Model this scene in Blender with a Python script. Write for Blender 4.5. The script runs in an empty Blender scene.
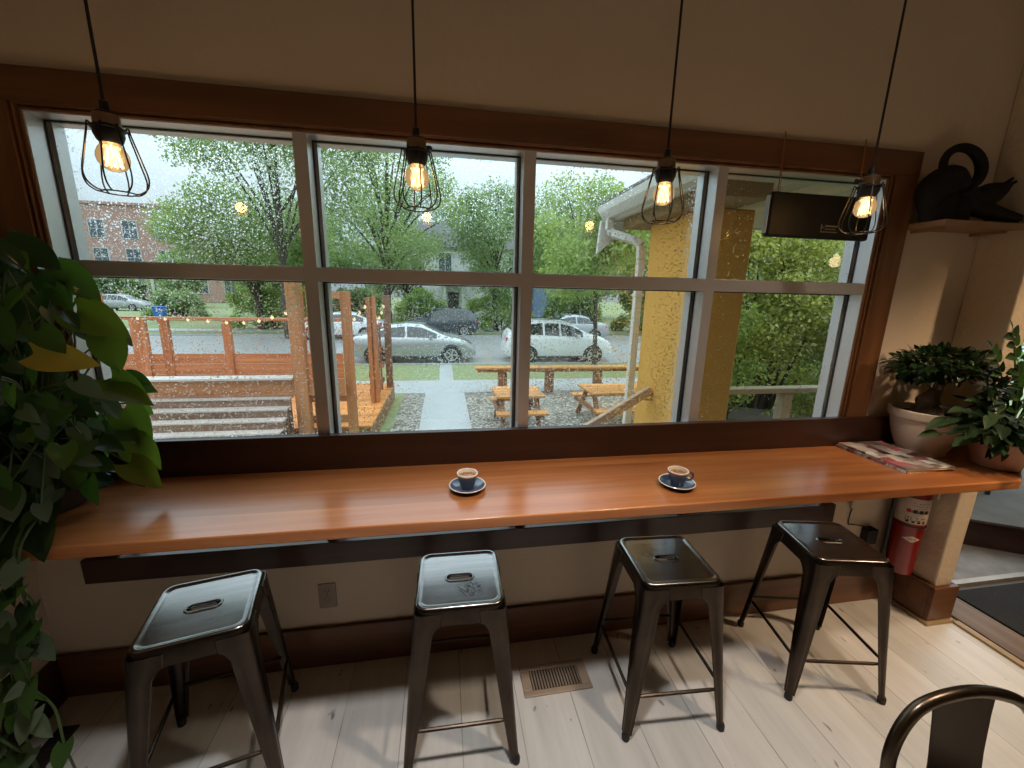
import bpy, bmesh, math, random
import numpy as np
from mathutils import Vector, Matrix, Euler
PI = math.pi
scene = bpy.context.scene
COL = scene.collection
scene.view_settings.view_transform = 'Standard'
scene.view_settings.look = 'None'
scene.view_settings.exposure = 0.0
scene.view_settings.gamma = 1.0
scene.view_settings.use_curve_mapping = False
try:
    scene.cycles.use_denoising = True
    scene.cycles.max_bounces = 10
    scene.cycles.transparent_max_bounces = 24
    scene.cycles.caustics_reflective = False
    scene.cycles.caustics_refractive = False
    scene.cycles.sample_clamp_indirect = 6.0
except Exception:
    pass

# ------------------------------------------------------------------ helpers
def V(*a): return Vector(a)

class MB:
    """collects shapes, builds one mesh object"""
    def __init__(s): s.v = []; s.f = []; s.mi = []
    def add(s, vs, fs, mi=0):
        n = len(s.v); s.v += [tuple(p) for p in vs]
        s.f += [tuple(i + n for i in f) for f in fs]; s.mi += [mi] * len(fs); return s
    def box(s, x0, x1, y0, y1, z0, z1, mi=0, M=None):
        vs = [V(x, y, z) for z in (z0, z1) for y in (y0, y1) for x in (x0, x1)]
        if M is not None: vs = [M @ p for p in vs]
        return s.add(vs, [(0, 2, 3, 1), (4, 5, 7, 6), (0, 1, 5, 4), (2, 6, 7, 3), (0, 4, 6, 2), (1, 3, 7, 5)], mi)
    def bar(s, a, b, w, h, up=(0, 0, 1), mi=0):
        a = Vector(a); b = Vector(b); d = (b - a).normalized(); up = Vector(up)
        if abs(d.dot(up)) > .98: up = V(0, 1, 0)
        sx = d.cross(up).normalized() * (w / 2); sy = sx.cross(d).normalized() * (h / 2)
        vs = [p + q for p in (a, b) for q in (-sx - sy, sx - sy, sx + sy, -sx + sy)]
        return s.add(vs, [(0, 3, 2, 1), (4, 5, 6, 7), (0, 1, 5, 4), (1, 2, 6, 5), (2, 3, 7, 6), (3, 0, 4, 7)], mi)
    def tube(s, pts, r, n=8, mi=0, closed=False):
        pts = [Vector(p) for p in pts]; m = len(pts)
        rs = r if isinstance(r, (list, tuple)) else [r] * m
        base = len(s.v); prev = None
        for i, p in enumerate(pts):
            if closed: d = pts[(i + 1) % m] - pts[i - 1]
            else: d = pts[min(i + 1, m - 1)] - pts[max(i - 1, 0)]
            if d.length < 1e-9: d = V(0, 0, 1)
            d.normalize()
            if prev is None:
                a = V(0, 0, 1) if abs(d.z) < .9 else V(1, 0, 0)
                x = d.cross(a).normalized()
            else:
                x = (prev - d * prev.dot(d))
                x = x.normalized() if x.length > 1e-6 else d.orthogonal().normalized()
            prev = x; y = d.cross(x)
            for k in range(n):
                t = 2 * PI * k / n
                s.v.append(tuple(p + (x * math.cos(t) + y * math.sin(t)) * rs[i]))
        rng = m if closed else m - 1
        for i in range(rng):
            for k in range(n):
                a = base + i * n + k; b = base + i * n + (k + 1) % n
                j = (i + 1) % m
                c = base + j * n + (k + 1) % n; d2 = base + j * n + k
                s.f.append((a, b, c, d2)); s.mi.append(mi)
        if not closed:
            s.f.append(tuple(base + k for k in range(n))[::-1]); s.mi.append(mi)
            s.f.append(tuple(base + (m - 1) * n + k for k in range(n))); s.mi.append(mi)
        return s
    def lathe(s, prof, c=(0, 0, 0), n=24, mi=0, M=None, cap=True, sx=1., sy=1.):
        base = len(s.v); c = Vector(c)
        for (r, z) in prof:
            for k in range(n):
                t = 2 * PI * k / n
                p = V(r * math.cos(t) * sx, r * math.sin(t) * sy, z)
                if M is not None: p = M @ p
                s.v.append(tuple(c + p))
        for i in range(len(prof) - 1):
            for k in range(n):
                a = base + i * n + k; b = base + i * n + (k + 1) % n
                s.f.append((a, b, b + n, a + n)); s.mi.append(mi)
        if cap:
            s.f.append(tuple(base + k for k in range(n))[::-1]); s.mi.append(mi)
            l = base + (len(prof) - 1) * n
            s.f.append(tuple(l + k for k in range(n))); s.mi.append(mi)
        return s
    def prism(s, poly, z0, z1, mi=0, M=None):
        """poly: list of (x,y), extruded z0..z1 ; M maps to world"""
        n = len(poly)
        vs = [V(x, y, z0) for x, y in poly] + [V(x, y, z1) for x, y in poly]
        if M is not None: vs = [M @ p for p in vs]
        fs = [tuple(range(n))[::-1], tuple(range(n, 2 * n))] + [(i, (i + 1) % n, n + (i + 1) % n, n + i) for i in range(n)]
        return s.add(vs, fs, mi)
    def build(s, name, mat, parent=None, smooth=False, bevel=0., loc=None, fix=True, seg=2):
        me = bpy.data.meshes.new(name)
        me.from_pydata(s.v, [], s.f)
        mats = mat if isinstance(mat, (list, tuple)) else [mat]
        for m in mats: me.materials.append(m)
        if len(mats) > 1: me.polygons.foreach_set('material_index', s.mi)
        if fix:
            bm = bmesh.new(); bm.from_mesh(me); bmesh.ops.recalc_face_normals(bm, faces=bm.faces[:])
            bm.to_mesh(me); bm.free()
        o = bpy.data.objects.new(name, me); COL.objects.link(o)
        if smooth:
            me.polygons.foreach_set('use_smooth', [True] * len(me.polygons))
            try: me.set_sharp_from_angle(angle=math.radians(42))
            except Exception: pass
        if bevel > 0:
            b = o.modifiers.new('bevel', 'BEVEL'); b.width = bevel; b.segments = seg; b.limit_method = 'ANGLE'; b.angle_limit = math.radians(35)
            me.polygons.foreach_set('use_smooth', [True] * len(me.polygons))
            try: b.harden_normals = False; me.set_sharp_from_angle(angle=math.radians(50))
            except Exception: pass
        if loc is not None: o.location = loc
        if parent is not None: o.parent = parent
        return o

def tag(o, label, cat, group=None, kind=None):
    if label: o['label'] = label
    if cat: o['category'] = cat
    if group: o['group'] = group
    if kind: o['kind'] = kind
    return o
def thing(name, label, cat, loc=(0, 0, 0), rz=0., group=None):
    o = bpy.data.objects.new(name, None); COL.objects.link(o)
    o.location = loc; o.rotation_euler = (0, 0, rz); o.empty_display_size = .1
    return tag(o, label, cat, group)
def struct(o, label=None):
    o['kind'] = 'structure'
    if label: o['label'] = label
    return o
def sempty(name):
    o = bpy.data.objects.new(name, None); COL.objects.link(o); o['kind'] = 'structure'; return o
KIDS = {}
def copy_tree(o, parent=None):
    c = o.copy(); COL.objects.link(c)
    if parent is not None: c.parent = parent
    for ch in list(o.children): copy_tree(ch, c)
    return c
def rrect(w, h, r, n=5):
    out = []
    for cx, cy, a0 in ((w / 2 - r, h / 2 - r, 0), (-w / 2 + r, h / 2 - r, PI / 2), (-w / 2 + r, -h / 2 + r, PI), (w / 2 - r, -h / 2 + r, 1.5 * PI)):
        for k in range(n + 1):
            t = a0 + PI / 2 * k / n
            out.append((cx + r * math.cos(t), cy + r * math.sin(t)))
    return out
def smoothpts(pts, n=8):
    """catmull-rom through points"""
    P = [Vector(p) for p in pts]; P = [P[0] * 2 - P[1]] + P + [P[-1] * 2 - P[-2]]
    out = []
    for i in range(1, len(P) - 2):
        for k in range(n):
            t = k / n
            out.append(.5 * ((2 * P[i]) + (-P[i - 1] + P[i + 1]) * t + (2 * P[i - 1] - 5 * P[i] + 4 * P[i + 1] - P[i + 2]) * t * t + (-P[i - 1] + 3 * P[i] - 3 * P[i + 1] + P[i + 2]) * t ** 3))
    out.append(P[-2]); return out

# ------------------------------------------------------------------ materials
MATS = {}
def newmat(name):
    m = bpy.data.materials.new(name); m.use_nodes = True
    nt = m.node_tree; nt.nodes.clear()
    out = nt.nodes.new('ShaderNodeOutputMaterial')
    MATS[name] = m
    return m, nt, out
def N(nt, t, **kw):
    n = nt.nodes.new(t)
    for k, v in kw.items():
        if k.startswith('_'): setattr(n, k[1:], v)
        else:
            kk = int(k[1:]) if k[0] == 'i' and k[1:].isdigit() else k.replace('__', ' ')
            n.inputs[kk].default_value = v
    return n
def L(nt, a, b): nt.links.new(a, b)
def rgb(c): return (c[0], c[1], c[2], 1.)
def srgb(r, g, b):
    f = lambda c: (c / 255 / 12.92) if c / 255 <= .04045 else ((c / 255 + .055) / 1.055) ** 2.4
    return (f(r), f(g), f(b))
def ramp(nt, fac, stops):
    r = nt.nodes.new('ShaderNodeValToRGB'); e = r.color_ramp.elements
    while len(e) > 1: e.remove(e[-1])
    e[0].position = stops[0][0]; e[0].color = rgb(stops[0][1])
    for p, c in stops[1:]:
        q = e.new(p); q.color = rgb(c)
    L(nt, fac, r.inputs[0]); return r.outputs[0]
def coords(nt, scale=(1, 1, 1), kind='Object', rot=(0, 0, 0)):
    tc = nt.nodes.new('ShaderNodeTexCoord'); mp = nt.nodes.new('ShaderNodeMapping')
    mp.inputs['Scale'].default_value = scale; mp.inputs['Rotation'].default_value = rot
    L(nt, tc.outputs[kind], mp.inputs[0]); return mp.outputs[0]
def mk(name, col, rough=.5, metal=0., var=.12, nscale=6., bump=0., bscale=60., coat=0., spec=.5, stretch=(1, 1, 1), col2=None, trans=0.):
    """principled with noise colour variation (and optional bump)"""
    m, nt, out = newmat(name)
    b = N(nt, 'ShaderNodeBsdfPrincipled')
    b.inputs['Roughness'].default_value = rough; b.inputs['Metallic'].default_value = metal
    b.inputs['Coat Weight'].default_value = coat; b.inputs['Specular IOR Level'].default_value = spec
    b.inputs['Coat Roughness'].default_value = .1
    co = coords(nt, stretch)
    no = N(nt, 'ShaderNodeTexNoise', Scale=nscale, Detail=5., Roughness=.6); L(nt, co, no.inputs['Vector'])
    lo = tuple(c * (1 - var) for c in col); hi = tuple(min(1, c * (1 + var)) for c in (col2 or col))
    L(nt, ramp(nt, no.outputs[0], [(.3, lo), (.7, hi)]), b.inputs['Base Color'])
    if bump > 0:
        n2 = N(nt, 'ShaderNodeTexNoise', Scale=bscale, Detail=4.); L(nt, co, n2.inputs['Vector'])
        bp = N(nt, 'ShaderNodeBump', Strength=bump, Distance=.01); L(nt, n2.outputs[0], bp.inputs['Height']); L(nt, bp.outputs[0], b.inputs['Normal'])
    if trans > 0:
        tr = N(nt, 'ShaderNodeBsdfTranslucent'); L(nt, ramp(nt, no.outputs[0], [(.3, lo), (.7, hi)]), tr.inputs[0])
        mx = N(nt, 'ShaderNodeMixShader'); mx.inputs[0].default_value = trans
        L(nt, b.outputs[0], mx.inputs[1]); L(nt, tr.outputs[0], mx.inputs[2]); L(nt, mx.outputs[0], out.inputs[0])
    else: L(nt, b.outputs[0], out.inputs[0])
    return m
def wood(name, c1, c2, c3, axis='x', rough=.35, coat=0., scale=1., plank=0., bump=.05, spec=.5, kind='Object'):
    """long-grain wood along axis; plank>0 adds boards of that width across"""
    m, nt, out = newmat(name)
    b = N(nt, 'ShaderNodeBsdfPrincipled'); b.inputs['Roughness'].default_value = rough
    b.inputs['Coat Weight'].default_value = coat; b.inputs['Coat Roughness'].default_value = .18; b.inputs['Specular IOR Level'].default_value = spec
    s = {'x': (1.2, 22, 22), 'y': (22, 1.2, 22), 'z': (22, 22, 1.2)}[axis]
    co = coords(nt, tuple(k * scale for k in s), kind)
    vec = co
    if plank > 0:
        sp = N(nt, 'ShaderNodeSeparateXYZ'); c0 = coords(nt, (1, 1, 1), kind); L(nt, c0, sp.inputs[0])
        ax = {'x': 1, 'y': 0, 'z': 0}[axis]
        d = N(nt, 'ShaderNodeMath', _operation='DIVIDE', i1=plank); L(nt, sp.outputs[ax], d.inputs[0])
        fl = N(nt, 'ShaderNodeMath', _operation='FLOOR'); L(nt, d.outputs[0], fl.inputs[0])
        wn = N(nt, 'ShaderNodeTexWhiteNoise', _noise_dimensions='1D'); L(nt, fl.outputs[0], wn.inputs['W'])
        va = N(nt, 'ShaderNodeVectorMath', _operation='SCALE', Scale=9.); L(nt, wn.outputs['Color'], va.inputs[0])
        ad = N(nt, 'ShaderNodeVectorMath', _operation='ADD'); L(nt, co, ad.inputs[0]); L(nt, va.outputs[0], ad.inputs[1]); vec = ad.outputs[0]
    no = N(nt, 'ShaderNodeTexNoise', Scale=1., Detail=6., Roughness=.62, Distortion=.6); L(nt, vec, no.inputs['Vector'])
    colr = ramp(nt, no.outputs[0], [(.28, c1), (.5, c2), (.74, c3)])
    if plank > 0:
        hs = N(nt, 'ShaderNodeHueSaturation')
        mr = N(nt, 'ShaderNodeMapRange', i3=.78, i4=1.18); L(nt, wn.outputs['Value'], mr.inputs[0]); L(nt, mr.outputs[0], hs.inputs['Value'])
        L(nt, colr, hs.inputs['Color']); colr = hs.outputs[0]
    L(nt, colr, b.inputs['Base Color'])
    if bump:
        bp = N(nt, 'ShaderNodeBump', Strength=bump, Distance=.005); L(nt, no.outputs[0], bp.inputs['Height']); L(nt, bp.outputs[0], b.inputs['Normal'])
    L(nt, b.outputs[0], out.inputs[0]); return m
def emit(name, col, st):
    m, nt, out = newmat(name)
    e = N(nt, 'ShaderNodeEmission', Strength=st); e.inputs[0].default_value = rgb(col); L(nt, e.outputs[0], out.inputs[0]); return m
def leafmat(name, c1, c2, trans=.45, rough=.5, tc=None):
    m, nt, out = newmat(name)
    g = N(nt, 'ShaderNodeNewGeometry')
    no = N(nt, 'ShaderNodeTexNoise', Scale=.6, Detail=3.); L(nt, coords(nt), no.inputs['Vector'])
    ad = N(nt, 'ShaderNodeMath', _operation='MULTIPLY_ADD', i1=.6); L(nt, g.outputs['Random Per Island'], ad.inputs[0])
    mm = N(nt, 'ShaderNodeMath', _operation='MULTIPLY', i1=.4); L(nt, no.outputs[0], mm.inputs[0]); L(nt, mm.outputs[0], ad.inputs[2])
    cr = ramp(nt, ad.outputs[0], [(.15, c1), (.85, c2)])
    b = N(nt, 'ShaderNodeBsdfPrincipled'); b.inputs['Roughness'].default_value = rough; b.inputs['Specular IOR Level'].default_value = .3
    L(nt, cr, b.inputs['Base Color'])
    tr = N(nt, 'ShaderNodeBsdfTranslucent')
    mxc = N(nt, 'ShaderNodeMixRGB', _blend_type='MULTIPLY', Fac=1.); mxc.inputs[2].default_value = rgb(tc or (1.1, 1.15, .7)); L(nt, cr, mxc.inputs[1])
    L(nt, mxc.outputs[0], tr.inputs[0])
    mx = N(nt, 'ShaderNodeMixShader'); mx.inputs[0].default_value = trans
    L(nt, b.outputs[0], mx.inputs[1]); L(nt, tr.outputs[0], mx.inputs[2]); L(nt, mx.outputs[0], out.inputs[0]); return m

def wallpaint(name, col, rough=.7, bump=.15):
    return mk(name, col, rough, var=.04, nscale=2., bump=bump, bscale=35., spec=.3)
def gravelmat(name, c1, c2, c3, scale, rough=.8):
    m, nt, out = newmat(name)
    b = N(nt, 'ShaderNodeBsdfPrincipled', Roughness=rough)
    co = coords(nt)
    vo = N(nt, 'ShaderNodeTexVoronoi', Scale=scale); L(nt, co, vo.inputs['Vector'])
    sp = N(nt, 'ShaderNodeSeparateColor'); L(nt, vo.outputs['Color'], sp.inputs[0])
    cr = ramp(nt, sp.outputs[0], [(.05, c1), (.45, c2), (.95, c3)])
    dk = N(nt, 'ShaderNodeMapRange', i1=.0, i2=.75, i3=1.0, i4=.3); L(nt, vo.outputs['Distance'], dk.inputs[0])
    hs = N(nt, 'ShaderNodeHueSaturation'); L(nt, cr, hs.inputs['Color']); L(nt, dk.outputs[0], hs.inputs['Value'])
    L(nt, hs.outputs[0], b.inputs['Base Color'])
    bp = N(nt, 'ShaderNodeBump', Strength=.8, Distance=.02, _invert=True); L(nt, vo.outputs['Distance'], bp.inputs['Height']); L(nt, bp.outputs[0], b.inputs['Normal'])
    L(nt, b.outputs[0], out.inputs[0]); return m
def brickmat(name, c1, c2, mort, scale=1., rot=(PI / 2, 0, 0)):
    m, nt, out = newmat(name)
    b = N(nt, 'ShaderNodeBsdfPrincipled', Roughness=.85)
    br = N(nt, 'ShaderNodeTexBrick', Scale=scale); L(nt, coords(nt, (1, 1, 1), 'Object', rot), br.inputs['Vector'])
    br.inputs['Color1'].default_value = rgb(c1); br.inputs['Color2'].default_value = rgb(c2); br.inputs['Mortar'].default_value = rgb(mort)
    br.inputs['Mortar Size'].default_value = .03
    L(nt, br.outputs[0], b.inputs['Base Color']); L(nt, b.outputs[0], out.inputs[0]); return m
def floormat():
    m, nt, out = newmat('painted_floorboards')
    b = N(nt, 'ShaderNodeBsdfPrincipled', Roughness=.38); b.inputs['Specular IOR Level'].default_value = .45
    c0 = coords(nt); sp = N(nt, 'ShaderNodeSeparateXYZ'); L(nt, c0, sp.inputs[0])
    a = N(nt, 'ShaderNodeMath', _operation='ADD', i1=10 * .221 - .284 + .02); L(nt, sp.outputs[0], a.inputs[0])
    d = N(nt, 'ShaderNodeMath', _operation='DIVIDE', i1=.221); L(nt, a.outputs[0], d.inputs[0])
    fl = N(nt, 'ShaderNodeMath', _operation='FLOOR'); L(nt, d.outputs[0], fl.inputs[0])
    fr = N(nt, 'ShaderNodeMath', _operation='FRACT'); L(nt, d.outputs[0], fr.inputs[0])
    # seam mask
    ce = N(nt, 'ShaderNodeMath', _operation='SUBTRACT', i1=.5); L(nt, fr.outputs[0], ce.inputs[0])
    ab = N(nt, 'ShaderNodeMath', _operation='ABSOLUTE'); L(nt, ce.outputs[0], ab.inputs[0])
    seam = N(nt, 'ShaderNodeMapRange', i1=.488, i2=.499, i3=0., i4=1.); L(nt, ab.outputs[0], seam.inputs[0])
    # broken seam
    n3 = N(nt, 'ShaderNodeTexNoise', Scale=3., Detail=3.); L(nt, c0, n3.inputs['Vector'])
    sm = N(nt, 'ShaderNodeMapRange', i1=.3, i2=.6, i3=.25, i4=.85); L(nt, n3.outputs[0], sm.inputs[0])
    sg = N(nt, 'ShaderNodeMath', _operation='MULTIPLY'); L(nt, seam.outputs[0], sg.inputs[0]); L(nt, sm.outputs[0], sg.inputs[1])
    wn = N(nt, 'ShaderNodeTexWhiteNoise', _noise_dimensions='1D'); L(nt, fl.outputs[0], wn.inputs['W'])
    base = ramp(nt, wn.outputs['Value'], [(0, (.60, .595, .58)), (1, (.70, .69, .675))])
    # worn grain and scuffs
    n1 = N(nt, 'ShaderNodeTexNoise', Scale=1., Detail=6., Roughness=.65); L(nt, coords(nt, (14, 1.6, 1)), n1.inputs['Vector'])
    g1 = N(nt, 'ShaderNodeMapRange', i1=.35, i2=.7, i3=.86, i4=1.06); L(nt, n1.outputs[0], g1.inputs[0])
    hs = N(nt, 'ShaderNodeHueSaturation'); L(nt, base, hs.inputs['Color']); L(nt, g1.outputs[0], hs.inputs['Value'])
    vo = N(nt, 'ShaderNodeTexNoise', Scale=26., Detail=2.); L(nt, coords(nt, (1, .45, 1)), vo.inputs['Vector'])
    sc = N(nt, 'ShaderNodeMapRange', i1=.70, i2=.74, i3=0., i4=.7); L(nt, vo.outputs[0], sc.inputs[0])
    mx = N(nt, 'ShaderNodeMath', _operation='MAXIMUM'); L(nt, sg.outputs[0], mx.inputs[0]); L(nt, sc.outputs[0], mx.inputs[1])
    mc = N(nt, 'ShaderNodeMixRGB'); mc.inputs[2].default_value = rgb((.13, .115, .10)); L(nt, mx.outputs[0], mc.inputs[0]); L(nt, hs.outputs[0], mc.inputs[1])
    L(nt, mc.outputs[0], b.inputs['Base Color'])
    bp = N(nt, 'ShaderNodeBump', Strength=.25, Distance=.004, _invert=True); L(nt, sg.outputs[0], bp.inputs['Height']); L(nt, bp.outputs[0], b.inputs['Normal'])
    L(nt, b.outputs[0], out.inputs[0]); return m
def glassmat(name, drops=None):
    """window glass: see-through with a mirror share that grows at grazing angles; drops = rain on the outer face"""
    m, nt, out = newmat(name)
    tr = N(nt, 'ShaderNodeBsdfTransparent'); tr.inputs[0].default_value = (.955, .97, .96, 1)
    gl = N(nt, 'ShaderNodeBsdfGlossy', Roughness=.0)
    lw = N(nt, 'ShaderNodeLayerWeight', Blend=.5)
    pw = N(nt, 'ShaderNodeMath', _operation='POWER', i1=5.); L(nt, lw.outputs['Facing'], pw.inputs[0])
    fa = N(nt, 'ShaderNodeMath', _operation='MULTIPLY_ADD', i1=.9, i2=.045); L(nt, pw.outputs[0], fa.inputs[0])
    mx = N(nt, 'ShaderNodeMixShader'); L(nt, fa.outputs[0], mx.inputs[0]); L(nt, tr.outputs[0], mx.inputs[1]); L(nt, gl.outputs[0], mx.inputs[2])
    res = mx.outputs[0]
    if drops:
        c0 = coords(nt)
        masks = []
        for sc, lo in ((215., .25), (125., .20)):
            vo = N(nt, 'ShaderNodeTexVoronoi', Scale=sc); L(nt, c0, vo.inputs['Vector'])
            sp = N(nt, 'ShaderNodeSeparateColor'); L(nt, vo.outputs['Color'], sp.inputs[0])
            no = N(nt, 'ShaderNodeTexNoise', Scale=2.2, Detail=2.); L(nt, c0, no.inputs['Vector'])
            # only part of the cells hold a drop, more of them where the noise is high
            th = N(nt, 'ShaderNodeMapRange', i1=.3, i2=.7, i3=drops * .45, i4=drops); L(nt, no.outputs[0], th.inputs[0])
            has = N(nt, 'ShaderNodeMath', _operation='LESS_THAN'); L(nt, sp.outputs[0], has.inputs[0]); L(nt, th.outputs[0], has.inputs[1])
            rad = N(nt, 'ShaderNodeMath', _operation='MULTIPLY_ADD', i1=.22, i2=lo); L(nt, sp.outputs[1], rad.inputs[0])
            ins = N(nt, 'ShaderNodeMath', _operation='LESS_THAN'); L(nt, vo.outputs['Distance'], ins.inputs[0]); L(nt, rad.outputs[0], ins.inputs[1])
            mu = N(nt, 'ShaderNodeMath', _operation='MULTIPLY'); L(nt, has.outputs[0], mu.inputs[0]); L(nt, ins.outputs[0], mu.inputs[1])
            masks.append((mu, vo))
        mk_ = N(nt, 'ShaderNodeMath', _operation='MAXIMUM'); L(nt, masks[0][0].outputs[0], mk_.inputs[0]); L(nt, masks[1][0].outputs[0], mk_.inputs[1])
        hgt = N(nt, 'ShaderNodeMath', _operation='MULTIPLY'); L(nt, masks[0][1].outputs['Distance'], hgt.inputs[0]); hgt.inputs[1].default_value = 1.
        bp = N(nt, 'ShaderNodeBump', Strength=1., Distance=.0011, _invert=True); L(nt, hgt.outputs[0], bp.inputs['Height'])
        rf = N(nt, 'ShaderNodeBsdfRefraction', Roughness=.04, IOR=1.33); rf.inputs[0].default_value = (.97, .98, .98, 1); L(nt, bp.outputs[0], rf.inputs['Normal'])
        m2 = N(nt, 'ShaderNodeMixShader'); L(nt, mk_.outputs[0], m2.inputs[0]); L(nt, res, m2.inputs[1]); L(nt, rf.outputs[0], m2.inputs[2]); res = m2.outputs[0]
    L(nt, res, out.inputs[0]); return m

W_CREAM = wallpaint('cream_wall_paint', (.62, .51, .39))
W_CEIL = wallpaint('ceiling_paint', (.6, .54, .45))
W_FLOOR = floormat()
WOOD_COUNTER = wood('counter_wood', srgb(150, 88, 48), srgb(178, 110, 62), srgb(198, 134, 82), 'x', .28, .4, .8, plank=.11, bump=.03)
WOOD_TRIM = wood('stained_trim_wood_x', srgb(74, 46, 28), srgb(98, 62, 38), srgb(120, 80, 50), 'x', .42, .1, .6)
WOOD_TRIMZ = wood('stained_trim_wood_z', srgb(78, 50, 30), srgb(108, 70, 42), srgb(132, 90, 56), 'z', .42, .1, .6)
WOOD_DARK = wood('dark_stained_board', srgb(42, 24, 17), srgb(58, 33, 23), srgb(74, 45, 31), 'x', .4, .1, .5)
WOOD_DARKY = wood('dark_stained_board_y', srgb(42, 24, 17), srgb(58, 33, 23), srgb(74, 45, 31), 'y', .4, .1, .5)
WOOD_THRESH = wood('threshold_wood', srgb(84, 62, 40), srgb(110, 84, 54), srgb(130, 102, 68), 'y', .5)
FRAME_ALU = mk('window_frame_white', (.62, .62, .645), .36, .65, .03)
GASKET = mk('black_gasket', (.012, .012, .014), .5)
GLASS_IN = glassmat('window_glass')
GLASS_WET = glassmat('window_glass_rain', .8)
GLASS_DAMP = glassmat('window_glass_few_drops', .16)
GUNMETAL = None

# ------------------------------------------------------------------ light levels
SKY, BULB_W, DOWN_W, RETURN_FILL_W, REAR_FILL_W = 1.2, 1.3, 130., 190., 190.
# ------------------------------------------------------------------ camera and world
F = 404.55
yaw, pitch, roll = [math.radians(a) for a in (9.67177521, 12.60542629, 1.23221149)]
CAM = V(0, -1.55, 1.581)
w_ = V(math.sin(yaw) * math.cos(pitch), math.cos(yaw) * math.cos(pitch), -math.sin(pitch))
r0 = V(math.cos(yaw), -math.sin(yaw), 0); u0 = r0.cross(w_)
r_ = r0 * math.cos(roll) + u0 * math.sin(roll); u_ = -r0 * math.sin(roll) + u0 * math.cos(roll)
cam = bpy.data.cameras.new('camera'); co_ = bpy.data.objects.new('camera', cam); COL.objects.link(co_)
co_.matrix_world = Matrix(((r_.x, u_.x, -w_.x, CAM.x), (r_.y, u_.y, -w_.y, CAM.y), (r_.z, u_.z, -w_.z, CAM.z), (0, 0, 0, 1)))
cam.sensor_width = 36; cam.lens = F / 1024 * 36; cam.clip_start = .02; cam.clip_end = 500
scene.camera = co_
wd = bpy.data.worlds.new('overcast_sky'); scene.world = wd; wd.use_nodes = True
nt = wd.node_tree; nt.nodes.clear()
wo = nt.nodes.new('ShaderNodeOutputWorld'); bg = nt.nodes.new('ShaderNodeBackground')
tc = nt.nodes.new('ShaderNodeTexCoord'); no = N(nt, 'ShaderNodeTexNoise', Scale=2.2, Detail=5.); L(nt, tc.outputs['Generated'], no.inputs['Vector'])
L(nt, ramp(nt, no.outputs[0], [(.3, (.62, .79, .90)), (.7, (.74, .88, .96))]), bg.inputs[0]); bg.inputs[1].default_value = SKY
# overcast sky: three times brighter overhead than at the horizon
sx = nt.nodes.new('ShaderNodeSeparateXYZ'); L(nt, tc.outputs['Generated'], sx.inputs[0])
mr = N(nt, 'ShaderNodeMapRange', i1=0., i2=1., i3=SKY * .50, i4=SKY * 3.6); L(nt, sx.outputs[2], mr.inputs[0]); L(nt, mr.outputs[0], bg.inputs[1])
L(nt, bg.outputs[0], wo.inputs[0])

def spot(name, loc, target, power, angle, color, size=.08, blend=.6):
    l = bpy.data.lights.new(name, 'SPOT'); l.energy = power; l.color = color; l.spot_size = math.radians(angle); l.spot_blend = blend; l.shadow_soft_size = size
    o = bpy.data.objects.new(name, l); COL.objects.link(o); o.location = loc
    o.rotation_euler = (Vector(target) - Vector(loc)).to_track_quat('-Z', 'Y').to_euler(); return o
def point(name, loc, power, color, size=.05):
    l = bpy.data.lights.new(name, 'POINT'); l.energy = power; l.color = color; l.shadow_soft_size = size
    o = bpy.data.objects.new(name, l); COL.objects.link(o); o.location = loc; return o

# ------------------------------------------------------------------ room shell
XL, XR, YB, ZC = -1.49, 5.6, -5.0, 3.05
STX, STY, STX2 = 2.389, -.175, 2.495          # short return wall beside the door opening
WY = .01                                      # room face of the window wall
m = MB()
m.box(XL - .1, -1.215, WY, .12, -.05, ZC); m.box(-1.215, 1.832, WY, .12, -.05, .562); m.box(-1.215, 1.832, WY, .12, 2.081, ZC)
m.box(1.832, 2.54, WY, .12, -.05, ZC); m.box(2.54, 3.75, WY, .12, 2.15, ZC); m.box(3.75, XR + .1, WY, .12, -.05, ZC)
struct(m.build('wall_front', W_CREAM), 'cream painted wall around the wide window')
m = MB().box(STX, STX2, STY, WY, 0, ZC)
struct(m.build('wall_return', wallpaint('return_wall_plaster', (.60, .50, .38), .75, .6), bevel=.006), 'short plastered return wall at the right counter end')
struct(MB().box(XL - .1, XL, YB, WY, -.05, ZC).build('wall_left', W_CREAM))
struct(MB().box(XR, XR + .1, YB, WY, -.05, ZC).build('wall_right', W_CREAM))
struct(MB().box(XL - .1, XR + .1, YB - .1, YB, -.05, ZC).build('wall_rear', W_CREAM))
struct(MB().box(XL - .1, XR + .1, YB - .1, .12, ZC, ZC + .1).build('ceiling', W_CEIL))
struct(MB().box(XL - .1, 2.555, YB - .1, WY, -.06, 0).build('floor', W_FLOOR), 'white painted worn floorboards')
m = MB().box(2.555, XR + .1, YB - .1, .03, -.06, 0)
struct(m.build('floor_right', mk('dark_entry_floor', (.10, .095, .09), .6)), 'dark entry floor beyond the threshold')
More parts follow.
